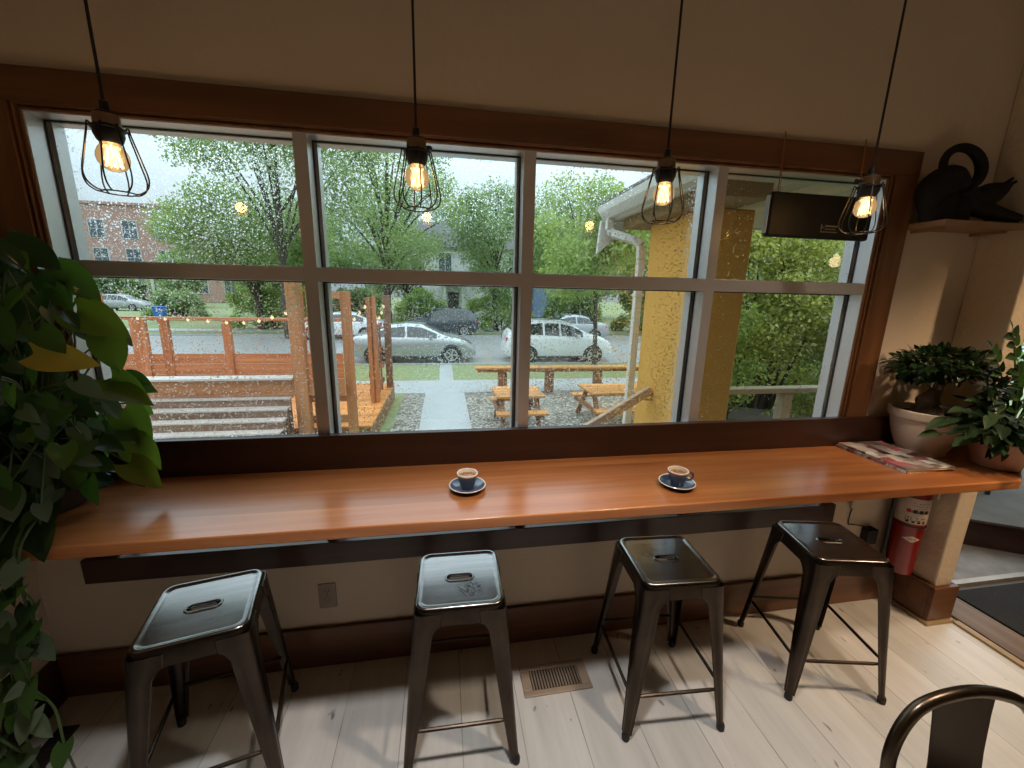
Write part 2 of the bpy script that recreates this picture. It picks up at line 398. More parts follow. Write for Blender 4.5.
# baseboards (board with a thin shoe moulding)
m = MB().box(XL, STX, -.010, WY - .002, 0, .19)
struct(m.build('baseboard_front', WOOD_TRIM, bevel=.003))
m = MB().box(XL, XL + .02, -3., -.015, 0, .19)
struct(m.build('baseboard_left', WOOD_DARKY, bevel=.003))
m = MB().box(STX - .022, STX, STY - .0, -.02, 0.018, .205); m.box(STX - .022, STX2 + .022, STY - .022, STY, .018, .205)
m.box(STX2, STX2 + .022, STY, WY, .018, .205)
struct(m.build('baseboard_return', WOOD_TRIM, bevel=.003), 'wooden base board around the return wall end')
m = MB().box(STX - .034, STX2 + .03, STY - .034, STY, 0, .018); m.box(STX - .034, STX, STY, -.02, 0, .018)
m.box(2.515, 2.55, -3.2, STY - .034, 0, .012)
struct(m.build('trim_4', mk('shoe_moulding_paint', srgb(160, 136, 100), .5), bevel=.002), 'pale shoe moulding at the floor edge')
struct(MB().box(2.556, 2.74, -3.2, .03, 0, .014).build('threshold_1', WOOD_THRESH, bevel=.004), 'worn timber threshold strip beside the dark mat')['kind'] = 'structure'
tag(MB().box(2.76, 4.0, -1.6, -.03, 0, .012).build('door_mat', mk('black_mat', (.012, .012, .013), .9, bump=.6, bscale=220.), bevel=.004), 'black entry mat past the wooden threshold', 'mat')

# casing round the window
m = MB().box(-1.36, 1.97, -.014, WY, 2.093, 2.187)
t = m.build('trim_1', WOOD_TRIM, bevel=.003); struct(t, 'brown stained head casing over the window')
m = MB().box(1.857, 1.97, -.0135, WY, 1.04, 2.093); struct(m.build('trim_2', WOOD_TRIMZ, bevel=.003), 'brown stained side casing at the right of the window')
m = MB().box(-1.36, -1.236, -.0135, WY, 1.04, 2.093); struct(m.build('trim_3', WOOD_TRIMZ, bevel=.003), 'brown stained side casing at the left of the window')
m = MB()
for (o_, yf) in ((.022, -.010), (.011, -.004)):
    m.box(-1.207 - o_, 1.824 + o_, yf, .02, 2.0733 + o_ - .007, 2.0733 + o_)
    m.box(1.824 + o_ - .007, 1.824 + o_, yf, .02, 1.045, 2.0733 + o_ - .007)
    m.box(-1.207 - o_, -1.207 - o_ + .007, yf, .02, 1.045, 2.0733 + o_ - .007)
m.box(-1.236, 1.857, .008, .02, 2.074, 2.095); m.box(1.825, 1.857, .008, .02, 1.045, 2.09); m.box(-1.236, -1.208, .008, .02, 1.045, 2.09)
struct(m.build('trim_5', WOOD_TRIMZ, bevel=.0015), 'stepped wooden stop beads inside the window casing')
m = MB().box(XL + .001, STX, -.03, -.008, .905, 1.049); m.box(-1.215, 1.832, -.008, -.0005, 1.036, 1.049)
struct(m.build('trim_6', WOOD_DARK, bevel=.002), 'dark stained upstand board between counter and window')

# window: aluminium frame, mullions, transoms, panes
win = sempty('window_1'); win['label'] = 'wide eight pane window over the counter'
FZ0, FZ1, BZ0, BZ1 = .558, 2.0733, 1.6078, 1.6559
LZ0, LZ1 = .945, 1.0          # rail hidden behind the counter upstand
GY = .066
xs = [(-1.2062, None), (-.47523, -.43183), (.28985, .3348), (1.055085, 1.09802), (1.82342, None)]
m = MB()
m.box(-1.215, -1.2062, 0.0, .118, FZ0, FZ1); m.box(1.82342, 1.832, 0.0, .118, FZ0, FZ1)
m.box(-1.215, 1.832, 0.0, .118, FZ1, 2.081); m.box(-1.2062, 1.82342, 0.0, .118, FZ0, .573)
m.build('window_frame', FRAME_ALU, win, bevel=.001)
for (a, b) in xs[1:4]: MB().box(a, b, 0, .118, .573, FZ1).build('mullion', FRAME_ALU, win, bevel=.001)
pan = []
edges = [-1.2062, -.47523, -.43183, .28985, .3348, 1.055085, 1.09802, 1.82342]
for i in range(4):
    x0, x1 = edges[2 * i], edges[2 * i + 1]
    MB().box(x0, x1, .0005, .118, BZ0, BZ1).build('transom', FRAME_ALU, win, bevel=.001)
    MB().box(x0, x1, .0005, .118, LZ0, LZ1).build('transom', FRAME_ALU, win, bevel=.001)
    for (z0, z1) in ((BZ1, FZ1), (LZ1, BZ0), (.573, LZ0)):
        g = MB(); w = .004
        for (a, b, c, d) in ((x0, x0 + w, z0, z1), (x1 - w, x1, z0, z1), (x0 + w, x1 - w, z0, z0 + w), (x0 + w, x1 - w, z1 - w, z1)):
            g.box(a, b, GY - .006, GY - .001, c, d)
        g.build('gasket', GASKET, win)
        g = MB(); w = .013
        for (a, b, c, d) in ((x0, x0 + w, z0, z1), (x1 - w, x1, z0, z1), (x0 + w, x1 - w, z0, z0 + .004), (x0 + w, x1 - w, z1 - .004, z1)):
            g.box(a, b, GY + .006, GY + .05, c, d)
        g.build('outer_bead', FRAME_ALU, win)
        p = MB()
        p.box(x0 + .001, x1 - .001, GY, GY + .005, z0 + .001, z1 - .001)
        o = p.build('glass_pane', [GLASS_IN, GLASS_DAMP if i == 3 else GLASS_WET], win)
        for f in o.data.polygons:
            if f.normal.y > .9: f.material_index = 1

# board fixed to the wall under the counter
struct(MB().box(-1.32, 1.9, -.02, WY, .50, .5975).build('trim_7', WOOD_DARK, bevel=.003), 'dark bottom casing board under the low window panes')

# ------------------------------------------------------------------ counter
ct = thing('wall_counter', 'long orange brown wooden window counter fixed under the window', 'counter', (0, 0, .88))
poly = [(XL + .001, -.0305), (XL + .001, -.447), (2.2, -.447), (2.455, -.30), (2.455, STY - .001), (STX - .001, STY - .001), (STX - .001, -.0305)]
MB().prism(poly, 0, .0355).build('countertop', WOOD_COUNTER, ct, bevel=.004)
for x in (-.4535, .3123, 1.0765):
    b = MB(); b.bar((x, -.031, -.008), (x, -.36, -.008), .03, .016); b.build('bracket', WOOD_DARK, ct, bevel=.002)

# ------------------------------------------------------------------ stools
def gunmetal():
    m, nt, out = newmat('gunmetal_steel')
    b = N(nt, 'ShaderNodeBsdfPrincipled', Metallic=1.)
    co = coords(nt)
    no = N(nt, 'ShaderNodeTexNoise', Scale=5., Detail=6., Roughness=.65); L(nt, co, no.inputs['Vector'])
    L(nt, ramp(nt, no.outputs[0], [(.3, srgb(58, 50, 44)), (.7, srgb(84, 74, 66))]), b.inputs['Base Color'])
    n2 = N(nt, 'ShaderNodeTexNoise', Scale=40., Detail=5.); L(nt, co, n2.inputs['Vector'])
    r = N(nt, 'ShaderNodeMapRange', i3=.26, i4=.42); L(nt, n2.outputs[0], r.inputs[0]); L(nt, r.outputs[0], b.inputs['Roughness'])
    L(nt, b.outputs[0], out.inputs[0]); return m
def seatmetal(name, cx, cy, amt, seed):
    """brushed seat steel with worn scratches round a spot"""
    m, nt, out = newmat(name)
    b = N(nt, 'ShaderNodeBsdfPrincipled', Metallic=1.)
    co = coords(nt)
    no = N(nt, 'ShaderNodeTexNoise', Scale=1., Detail=4.); L(nt, coords(nt, (4, 60, 4)), no.inputs['Vector'])
    r = N(nt, 'ShaderNodeMapRange', i3=.2, i4=.28); L(nt, no.outputs[0], r.inputs[0])
    base = ramp(nt, no.outputs[0], [(.3, srgb(140, 138, 137)), (.7, srgb(158, 156, 155))])
    wv = N(nt, 'ShaderNodeTexNoise', Scale=30. + seed, Detail=2., Distortion=3.); L(nt, co, wv.inputs['Vector'])
    ln = N(nt, 'ShaderNodeMath', _operation='SUBTRACT', i1=.5); L(nt, wv.outputs[0], ln.inputs[0])
    la = N(nt, 'ShaderNodeMath', _operation='ABSOLUTE'); L(nt, ln.outputs[0], la.inputs[0])
    th = N(nt, 'ShaderNodeMapRange', i1=.03, i2=.06, i3=amt, i4=0.); L(nt, la.outputs[0], th.inputs[0])
    di = N(nt, 'ShaderNodeVectorMath', _operation='DISTANCE'); di.inputs[1].default_value = (cx, cy, .61); L(nt, co, di.inputs[0])
    ds = N(nt, 'ShaderNodeMapRange', i1=.03, i2=.055, i3=1., i4=0.); L(nt, di.outputs['Value'], ds.inputs[0])
    mu = N(nt, 'ShaderNodeMath', _operation='MULTIPLY'); L(nt, th.outputs[0], mu.inputs[0]); L(nt, ds.outputs[0], mu.inputs[1])
    mc = N(nt, 'ShaderNodeMixRGB'); mc.inputs[2].default_value = rgb(srgb(34, 30, 28)); L(nt, mu.outputs[0], mc.inputs[0]); L(nt, base, mc.inputs[1])
    L(nt, mc.outputs[0], b.inputs['Base Color']); L(nt, r.outputs[0], b.inputs['Roughness']); L(nt, b.outputs[0], out.inputs[0]); return m
GUNMETAL = gunmetal()
RUBBER = mk('black_rubber', (.012, .012, .012), .6)
STH = .61
def seat_mesh():
    """square pressed seat: raised rolled rim, sunk panel, oval hand slot with lip, turned-down skirt"""
    A = .286; n = 6
    rings = []
    def ring(w, r, z, h=None): rings.append([(x, y, z) for x, y in rrect(w, h or w, r, n)])
    ring(A + .012, .040, STH - .062); ring(A + .004, .038, STH - .012); ring(A - .002, .036, STH - .003); ring(A - .012, .032, STH); ring(A - .024, .027, STH - .0005)
    ring(A - .031, .024, STH - .004); ring(A - .05, .02, STH - .0045)
    def slot(w, h, z): rings.append([(x, y, z) for x, y in rrect(w, h, h / 2 - 1e-4, n)])
    slot(.104, .046, STH - .0042); slot(.098, .040, STH - .001); slot(.090, .032, STH - .001); slot(.084, .026, STH - .005); slot(.082, .024, STH - .016)
    v = [p for r in rings for p in r]; k = len(rings[0]); f = []
    for i in range(len(rings) - 1):
        for j in range(k): f.append((i * k + j, i * k + (j + 1) % k, (i + 1) * k + (j + 1) % k, (i + 1) * k + j))
    m = MB(); m.add(v, f); return m
def leg_mesh(sx, sy):
    """tapering folded-steel leg: two flanges meeting at a rounded outer corner, arched into the skirt"""
    m = MB(); n = 12; pts = []
    th = .003
    zs = [STH - .02, STH - .05, STH - .062, STH - .068, STH - .078, STH - .095, STH - .13, .40, .26, .14, .06, .022]
    def width(z):
        if z > STH - .1:
            t = (STH - .062 - z) / .033
            return .088 - .026 * min(1, max(0, t)) ** .55
        return .026 + (.062 - .026) * ((z - .02) / (STH - .12)) ** .95
    def corner(z): return .148 + (.196 - .148) * (STH - z) / STH
    prof = []
    for z in zs:
        c = corner(z); w = width(z); r = min(.022, w * .45); row = []
        # flange along -y from corner, arc, flange along -x (local quadrant ++)
        for q in (w, w * .72, w * .64, w * .45): row.append((c - (.0022 if abs(q - w * .72) < 1e-6 or 0 else 0), c - q))
        for k in range(1, 4):
            a = PI / 2 * k / 4; row.append((c - r + r * math.cos(a), c - r + r * math.sin(a)))
        for q in (w * .45, w * .64, w * .72, w): row.append((c - q, c - (.0022 if abs(q - w * .72) < 1e-6 else 0)))
        prof.append([(x * sx, y * sy, z) for x, y in row])
    k = len(prof[0]); f = []
    v = [p for r in prof for p in r]; nv = len(v)
    for i in range(len(prof) - 1):
        for j in range(k - 1): f.append((i * k + j, i * k + j + 1, (i + 1) * k + j + 1, (i + 1) * k + j))
    inner = []
    for (x, y, z) in v:
        inner.append((x - sx * th, y - sy * th, z))
    v2 = v + inner; f2 = list(f) + [tuple(q + nv for q in reversed(ff)) for ff in f]
    R = len(prof)
    for i in range(R - 1):
        for j in (0, k - 1): f2.append((i * k + j, (i + 1) * k + j, (i + 1) * k + j + nv, i * k + j + nv))
    for i in (0, R - 1):
        for j in range(k - 1): f2.append((i * k + j, i * k + j + 1, i * k + j + 1 + nv, i * k + j + nv))
    m.add(v2, f2); return m
def make_stool(label, seatmat):
    t = thing('metal_stool', label, 'stool', group='metal stools along the counter')
    o = seat_mesh().build('seat', [seatmat, GUNMETAL], t, smooth=True)
    for f in o.data.polygons:
        if abs(f.normal.z) < .55 and max(abs(f.center.x), abs(f.center.y)) > .12: f.material_index = 1
    for sx in (-1, 1):
        for sy in (-1, 1):
            lg = leg_mesh(sx, sy).build('leg', GUNMETAL, t, smooth=True)
            c = .185
            MB().lathe([(.010, .0), (.014, .002), (.0145, .02), (.011, .03)], (sx * c, sy * c, 0), 12).build('foot', RUBBER, lg, smooth=True)
    z = .175; c = .148 + (.196 - .148) * (STH - z) / STH - .008
    for (a, b) in (((-c, -c), (c, -c)), ((-c, c), (c, c)), ((-c, -c), (-c, c)), ((c, -c), (c, c))):
        d = .018
        p = V(*a, z); q = V(*b, z); e = (q - p).normalized()
        m = MB(); m.tube([p + e * d, p + e * (d + .03), q - e * (d + .03), q - e * d], [.004, .0065, .0065, .004], 8)
        m.build('stretcher', GUNMETAL, t, smooth=True)
    return t
st1 = make_stool('grey metal stool at the left counter end beside the trailing plant', seatmetal('seat_steel', .05, -.06, .15, 0))
def place(o, x, y, deg): o.location = (x, y, 0); o.rotation_euler = (0, 0, math.radians(deg))
place(st1, -.755, -.325, 13)
spots = [(.041, -.302, -1, 'metal stool with scribbled scratches on its pale seat, beside the floor vent', seatmetal('seat_steel_scratched', .035, -.055, .8, 2)),
         (.826, -.303, -3, 'metal stool with one small worn patch on its seat, below the right coffee cup', seatmetal('seat_steel_patch', -.055, .05, .5, 7)),
         (1.572, -.285, -11, 'dark metal stool standing in front of the red fire extinguisher', seatmetal('seat_steel_plain', 0, 0, 0., 3))]
for x, y, a, lab, sm in spots:
    o = copy_tree(st1); o['label'] = lab; place(o, x, y, a)
    for ch in o.children:
        if ch.name.startswith('seat'):
            ch.data = ch.data.copy(); ch.data.materials[0] = sm

# ------------------------------------------------------------------ cafe chair, bottom right
CH = mk('dark_bronze_steel', srgb(92, 80, 68), .3, 1., .1)
CHD = mk('dark_steel_sheet', srgb(58, 50, 44), .42, 1., .1)
ch = thing('metal_cafe_chair', 'dark metal cafe chair with a rounded tube back, nearest the camera', 'chair', (1.108, -1.03, 0), math.radians(-6))
hw = .176
bp = [(-hw - .005, -.03, .44), (-hw - .002, -.018, .55), (-hw + .003, -.006, .635), (-hw + .030, .002, .708), (-hw + .080, .008, .748), (0, .010, .768), (hw - .080, .008, .748), (hw - .030, .002, .708), (hw - .003, -.006, .635), (hw + .002, -.018, .55), (hw + .005, -.03, .44)]
MB().tube(smoothpts(bp, 6), .0125, 12).build('back_frame', CH, ch, smooth=True)
m = MB(); rows = []
for z, y, hwid in ((.45, -.02, .07), (.54, -.016, .064), (.62, -.006, .064), (.71, .004, .068), (.760, .009, .072)):
    rows.append([(-hwid - .015, y, z), (-hwid * .5 - .015, y + .004, z), (hwid * .5 - .015, y + .004, z), (hwid - .015, y, z)])
v = [p for r in rows for p in r]; v += [(x, y + .003, z) for x, y, z in v]; f = []
for i in range(4):
    for j in range(3):
        q = (i * 4 + j, i * 4 + j + 1, i * 4 + j + 5, i * 4 + j + 4); f += [q, tuple(k + 20 for k in reversed(q))]
    for j in (0, 3): f.append((i * 4 + j, i * 4 + j + 4, i * 4 + j + 24, i * 4 + j + 20))
m.add(v, f).build('splat', CHD, ch, smooth=True)
m = MB(); m.prism(rrect(.36, .36, .06), .435, .452, M=Matrix.Translation((0, -.2, 0))); m.build('seat', CH, ch, bevel=.005)
for sx in (-1, 1):
    MB().tube([(sx * .17, -.035, .45), (sx * .185, .0, .25), (sx * .2, .045, .01)], [.02, .016, .013], 8).build('leg', CH, ch, smooth=True)
    MB().tube([(sx * .16, -.36, .44), (sx * .17, -.375, .25), (sx * .19, -.40, .01)], [.022, .017, .013], 8).build('leg', CH, ch, smooth=True)
    MB().tube([(sx * .178, .02, .22), (sx * .178, -.375, .22)], .007, 8).build('stretcher', CH, ch, smooth=True)

# ------------------------------------------------------------------ pendants
BLACK_MET = mk('black_painted_wire', (.012, .012, .013), .4, .2)
COPPER = mk('worn_metal_cap', srgb(150, 125, 105), .3, .9, .2, 20.)
CORD = mk('brown_fabric_cord', (.02, .012, .01), .8)
FIL = emit('glowing_filament', (1., .62, .22), 14.)
def bulbmat():
    m, nt, out = newmat('warm_bulb_glass')
    tr = N(nt, 'ShaderNodeBsdfTransparent'); tr.inputs[0].default_value = (1, .86, .62, 1)
    gl = N(nt, 'ShaderNodeBsdfGlossy', Roughness=.02)
    e = N(nt, 'ShaderNodeEmission', Strength=1.05); e.inputs[0].default_value = (1., .60, .26, 1)
    lw = N(nt, 'ShaderNodeLayerWeight', Blend=.35)
    mx = N(nt, 'ShaderNodeMixShader'); mx.inputs[0].default_value = .5; L(nt, tr.outputs[0], mx.inputs[1]); L(nt, e.outputs[0], mx.inputs[2])
    m2 = N(nt, 'ShaderNodeMixShader'); L(nt, lw.outputs['Fresnel'], m2.inputs[0]); L(nt, mx.outputs[0], m2.inputs[1]); L(nt, gl.outputs[0], m2.inputs[2])
    L(nt, m2.outputs[0], out.inputs[0]); return m
BULB = bulbmat()
PY, PZ = -.27, 1.908          # bulb centre line
def make_pendant():
    t = thing('pendant_light', 'x', 'pendant lamp', group='caged pendant lamps over the counter')
    cz = 0.                     # bulb centre
    MB().tube([(0, 0, .10), (0, 0, ZC - PZ)], .0035, 8).build('cord', CORD, t, smooth=True)
    s = MB().lathe([(.005, .118), (.009, .115), (.011, .095), (.022, .09), (.0255, .084), (.0255, .062), (.030, .058), (.031, .040), (.026, .026), (.021, .020)], n=20)
    s.build('socket', BLACK_MET, t, smooth=True)
    MB().lathe([(.0252, .086), (.0272, .084), (.0272, .062), (.0252, .060)], n=20).build('socket_band', COPPER, t, smooth=True)
    k = MB(); k.tube([(.02, 0, .074), (.040, 0, .074)], .005, 8); k.lathe([(.008, -.005), (.01, 0), (.008, .005)], (.041, 0, .074), 10); k.build('switch_knob', BLACK_MET, t, smooth=True)
    b = MB().lathe([(.013, .030), (.014, .026), (.019, .019), (.027, .009), (.0325, -.004), (.0335, -.014), (.031, -.026), (.023, -.037), (.012, -.0435), (.0, -.045)], n=24).build('bulb', BULB, t, smooth=True)
    f = MB()
    for i in range(9):
        a0 = 2 * PI * i / 9; a1 = a0 + PI / 9
        f.tube([(.007 * math.cos(a0), .007 * math.sin(a0), .012), (.017 * math.cos(a1), .017 * math.sin(a1), -.034)], .0012, 5)
    f.tube([(0, 0, .024), (0, 0, -.01)], .0016, 5)
    f.build('filament', FIL, b)
    c = MB(); nw = 8
    for i in range(nw):
        a = 2 * PI * (i + .5) / nw
        pr = [(.033, .054), (.040, .060), (.043, .045), (.050, .016), (.058, -.018), (.0645, -.045), (.0655, -.063), (.060, -.080), (.046, -.092), (.034, -.095)]
        c.tube(smoothpts([(r * math.cos(a), r * math.sin(a), z) for r, z in pr], 3), .0019, 6)
    c.tube([(.034 * math.cos(2 * PI * i / 20), .034 * math.sin(2 * PI * i / 20), -.095) for i in range(20)], .0019, 6, closed=True)
    c.tube([(.0335 * math.cos(2 * PI * i / 20), .0335 * math.sin(2 * PI * i / 20), .054) for i in range(20)], .0028, 6, closed=True)
    c.build('wire_cage', BLACK_MET, t, smooth=True)
    MB().lathe([(.05, ZC - PZ - .03), (.055, ZC - PZ - .001)], n=20).build('ceiling_rose', BLACK_MET, t, smooth=True)
    return t
pl = [(-.822, 'caged bulb pendant hanging at the left end above the trailing plant', 2.2), (-.068, 'caged bulb pendant hanging above the stool beside the floor vent', .6),
      (.690, 'caged bulb pendant hanging before the third window bay and the porch gutter', 1.1), (1.443, 'caged bulb pendant hanging in front of the black hanging panel', 2.9)]
p0 = make_pendant()
for i, (x, lab, rz) in enumerate(pl):
    o = p0 if i == 0 else copy_tree(p0)
    o['label'] = lab; o.location = (x, PY, PZ); o.rotation_euler = (0, 0, rz)
    point('pendant_bulb_light', (x, PY, PZ - .004), BULB_W, (1., .62, .28), .02)
# ------------------------------------------------------------------ cups and saucers
CT = .9155
PORC_BLUE = mk('dark_slate_blue_glaze', srgb(74, 88, 112), .12, 0., .08, 8., coat=.5)
PORC_WHITE = mk('white_glaze', srgb(235, 225, 210), .15, 0., .02)
def coffeemat():
    m, nt, out = newmat('coffee_crema')
    b = N(nt, 'ShaderNodeBsdfPrincipled', Roughness=.2)
    no = N(nt, 'ShaderNodeTexNoise', Scale=45., Detail=3., Distortion=1.5); L(nt, coords(nt), no.inputs['Vector'])
    L(nt, ramp(nt, no.outputs[0], [(.35, srgb(105, 62, 28)), (.55, srgb(160, 110, 60)), (.68, srgb(222, 190, 140))]), b.inputs['Base Color'])
    L(nt, b.outputs[0], out.inputs[0]); return m
COFFEE = coffeemat()
def cup_set(x, y, rz, lab, slab):
    s = thing('saucer', slab, 'saucer', (x, y, CT), rz, 'saucers on the counter')
    MB().lathe([(.028, 0), (.030, .003), (.045, .006), (.058, .013), (.0625, .017), (.0615, .019), (.056, .0155), (.044, .009), (.030, .007), (.0, .0068)], n=40, cap=False).build('dish', PORC_BLUE, s, smooth=True)
    MB().lathe([(.0605, .0165), (.0632, .0168), (.0636, .0185), (.062, .0202), (.0596, .0185)], n=40, cap=False).build('rim', PORC_WHITE, s, smooth=True)
    c = thing('coffee_cup', lab, 'cup', (x, y, CT + .0072), rz, 'coffee cups on the counter')
    MB().lathe([(.0, .0), (.022, .0), (.024, .002), (.0265, .012), (.030, .026), (.0345, .044), (.0358, .0505)], n=36, cap=False).build('body', PORC_BLUE, c, smooth=True)
    MB().lathe([(.0356, .0495), (.0366, .0515), (.0364, .0545), (.0345, .056), (.0322, .0545), (.0312, .048), (.029, .036), (.0, .034)], n=36, cap=False).build('lining', PORC_WHITE, c, smooth=True)
    MB().lathe([(.0, .0435), (.0304, .0435), (.0308, .0445)][:2], n=36, cap=False).build('coffee', COFFEE, c, smooth=True)
    h = smoothpts([(.0325, 0, .046), (.043, 0, .0475), (.052, 0, .041), (.0525, 0, .030), (.044, 0, .0205), (.0285, 0, .018)], 5)
    MB().tube(h, .0038, 8).build('handle', PORC_BLUE, c, smooth=True)
cup_set(.072, -.254, math.radians(100), 'dark blue coffee cup with its handle turned away, left of the two cups', 'dark blue saucer under the left coffee cup')
cup_set(.820, -.322, math.radians(-14), 'dark blue coffee cup with its handle pointing right, nearer the magazine', 'dark blue saucer under the right coffee cup')

# ------------------------------------------------------------------ magazines
def magmat(name, seed, sc):
    m, nt, out = newmat(name)
    b = N(nt, 'ShaderNodeBsdfPrincipled', Roughness=.3)
    co = coords(nt, (1, 1, 1))
    vo = N(nt, 'ShaderNodeTexVoronoi', Scale=sc * 1.6, _distance='CHEBYCHEV'); vo.inputs['Randomness'].default_value = .8
    ad = N(nt, 'ShaderNodeVectorMath', _operation='ADD'); ad.inputs[1].default_value = (seed, seed * .7, 0); L(nt, co, ad.inputs[0]); L(nt, ad.outputs[0], vo.inputs['Vector'])
    sp = N(nt, 'ShaderNodeSeparateColor'); L(nt, vo.outputs['Color'], sp.inputs[0])
    cr = ramp(nt, sp.outputs[0], [(.0, srgb(200, 190, 180)), (.28, srgb(70, 50, 46)), (.42, srgb(176, 166, 160)), (.55, srgb(120, 92, 80)), (.64, srgb(226, 222, 216)), (.8, srgb(64, 50, 46)), (.93, srgb(170, 90, 96))])
    b2 = nt.nodes[-2]
    L(nt, cr, b.inputs['Base Color']); L(nt, b.outputs[0], out.inputs[0]); return m
PAPER = mk('paper_page_edges', srgb(205, 180, 140), .7, var=.3, nscale=1., stretch=(1, 1, 400))
SPINE = magmat('magazine_spine_print', 3., 38.)
def magazine(name, lab, x0, x1, y0, y1, z, h, mat, deg):
    cx, cy = (x0 + x1) / 2, (y0 + y1) / 2
    t = thing(name, lab, 'magazine', (cx, cy, z), math.radians(deg), 'magazines at the counter end')
    a, b = (x1 - x0) / 2, (y1 - y0) / 2
    MB().box(-a + .001, a - .003, -b + .002, b - .002, .0006, h - .0006).build('pages', PAPER, t)
    m = MB(); m.box(-a, a, -b, b, h - .0006, h); m.box(-a, a, -b, b, 0, .0006); m.box(-a - .0006, -a, -b, b, 0, h)
    m.build('cover', mat, t)
magazine('magazine', 'lower magazine of the stack beside the white bonsai bowl', 1.80, 2.04, -.338, -.04, CT, .011, SPINE, 1)
magazine('magazine', 'glossy patterned magazine lying on top of another by the bonsai bowl', 1.806, 2.036, -.342, -.044, CT + .0112, .008, magmat('magazine_cover_print', 0., 17.), -1.5)

# ------------------------------------------------------------------ leaf helpers
def leaf_grid(Ln, Wd, fold=.12, droop=.25, heart=.0, nu=8, nv=6, wave=0., ph=0.):
    """leaf blade: grid along its length, folded at the midrib and drooping to the tip; heart>0 gives lobes behind the stalk"""
    vs = []
    for i in range(nu + 1):
        t = i / nu
        wdt = Wd * (math.sin(PI * min(1, t * .93 + .07) ** .62)) ** .85 * (1 if t < .98 else .2) / 2
        for j in range(nv + 1):
            s = j / nv * 2 - 1
            x = t * Ln - heart * Ln * (abs(s) ** 1.5) * (1 - t) ** 3
            y = s * wdt
            z = fold * abs(y) - droop * Ln * t * t + wave * Wd * math.sin(5 * t + ph) * abs(s) * .3
            vs.append((x, y, z))
    fs = []
    for i in range(nu):
        for j in range(nv):
            a = i * (nv + 1) + j; fs.append((a, a + 1, a + nv + 2, a + nv + 1))
    return vs, fs
def frame_to(p, tip, nrm):
    x = Vector(tip).normalized(); z = Vector(nrm); z = (z - x * z.dot(x)); z = z.normalized() if z.length > 1e-4 else x.orthogonal().normalized()
    y = z.cross(x)
    return Matrix(((x.x, y.x, z.x, p[0]), (x.y, y.y, z.y, p[1]), (x.z, y.z, z.z, p[2]), (0, 0, 0, 1)))
def add_leaf(mb, p, tip, nrm, Ln, Wd, mi=0, **kw):
    vs, fs = leaf_grid(Ln, Wd, **kw); M = frame_to(p, tip, nrm)
    mb.add([M @ V(*q) for q in vs], fs, mi)

SOIL = mk('potting_soil', srgb(38, 26, 18), .95, var=.4, nscale=60., bump=.6, bscale=90.)
TERRA = mk('dark_plant_pot_glaze', srgb(70, 62, 56), .5, var=.1)
POTHOS = leafmat('pothos_leaf', srgb(26, 44, 32), srgb(72, 100, 56), .42, .2, (2.6, 2.7, .9))
POTHOS_V = leafmat('pothos_leaf_variegated', srgb(74, 92, 76), srgb(118, 136, 112), .35, .35)
POTHOS_Y = leafmat('pothos_leaf_yellow', srgb(176, 150, 60), srgb(196, 170, 84), .4, .4)
VINE = mk('vine_stem', srgb(74, 92, 50), .6, var=.2)
rnd = random.Random(7)
pt = thing('trailing_pothos', 'large trailing pothos with heart-shaped leaves at the left end of the counter', 'potted plant', (-1.2, -.21, CT))
ZB = CT
MB().lathe([(.075, .0), (.085, .005), (.105, .14), (.115, .17), (.115, .18), (.104, .18), (.098, .165)], n=28).build('pot', TERRA, pt, smooth=True)
MB().lathe([(.098, .16), (.0, .166)], n=20, cap=False).build('soil', SOIL, pt)
fol = MB(); st = MB(); var = MB(); backlit = MB()
O = V(-1.2, -.21, CT)
def pleaf(pos, tip, nrm, size, mb=None):
    add_leaf(mb or fol, V(*pos) - O, tip, nrm, size, size * rnd.uniform(.66, .8), heart=.22, fold=rnd.uniform(.1, .3), droop=rnd.uniform(.08, .3), wave=.1, ph=rnd.random() * 6)
    return
root = V(0, 0, .17)
# the mass of leaves: positions in a leaning clump, tips pointing out and down
cnt = 0
while cnt < 430:
    z = rnd.uniform(.93, 1.72)
    t = (z - .93) / .79
    half = .26 * math.sin(PI * min(.97, .22 + .72 * t)) ** .6 + .03
    x = -1.25 + rnd.uniform(-.24, .9 * half); y = -.26 + rnd.uniform(-.19, .19)
    xr = -1.22 + half
    if x > -.94 + .0 * t - .14 * max(0, t - .72) / .28: continue
    if y > -.06: y = -.06
    # keep the front lower corner over the counter edge
    out = V(x + 1.25, y + .22, .15 * (t - .5))
    tip = V(out.x * 1.6 + rnd.uniform(-.5, .5), out.y * 1.5 + rnd.uniform(-.6, .35), -.55 + rnd.uniform(-.4, .35)).normalized()
    nrm = V(rnd.uniform(-.5, .5) + out.x, -.7 + rnd.uniform(-.3, .5), .8 + rnd.uniform(-.4, .3))
    s = rnd.uniform(.042, .088)
    pos = V(x, y, z); endx = pos.x + tip.x * s; endy = pos.y + tip.y * s
    if endy > -.035 or endx > -.915 or endx < XL + .02 or pos.z + tip.z * s < CT + .01: continue
    pleaf(pos, tip, nrm, s, var if rnd.random() < .2 else None)
    if rnd.random() < .4:
        mid = (root + (pos - O)) * .5 + V(rnd.uniform(-.05, .05), rnd.uniform(-.05, .05), .08)
        st.tube(smoothpts([root, mid, pos - O], 4), .0028, 5)
    cnt += 1
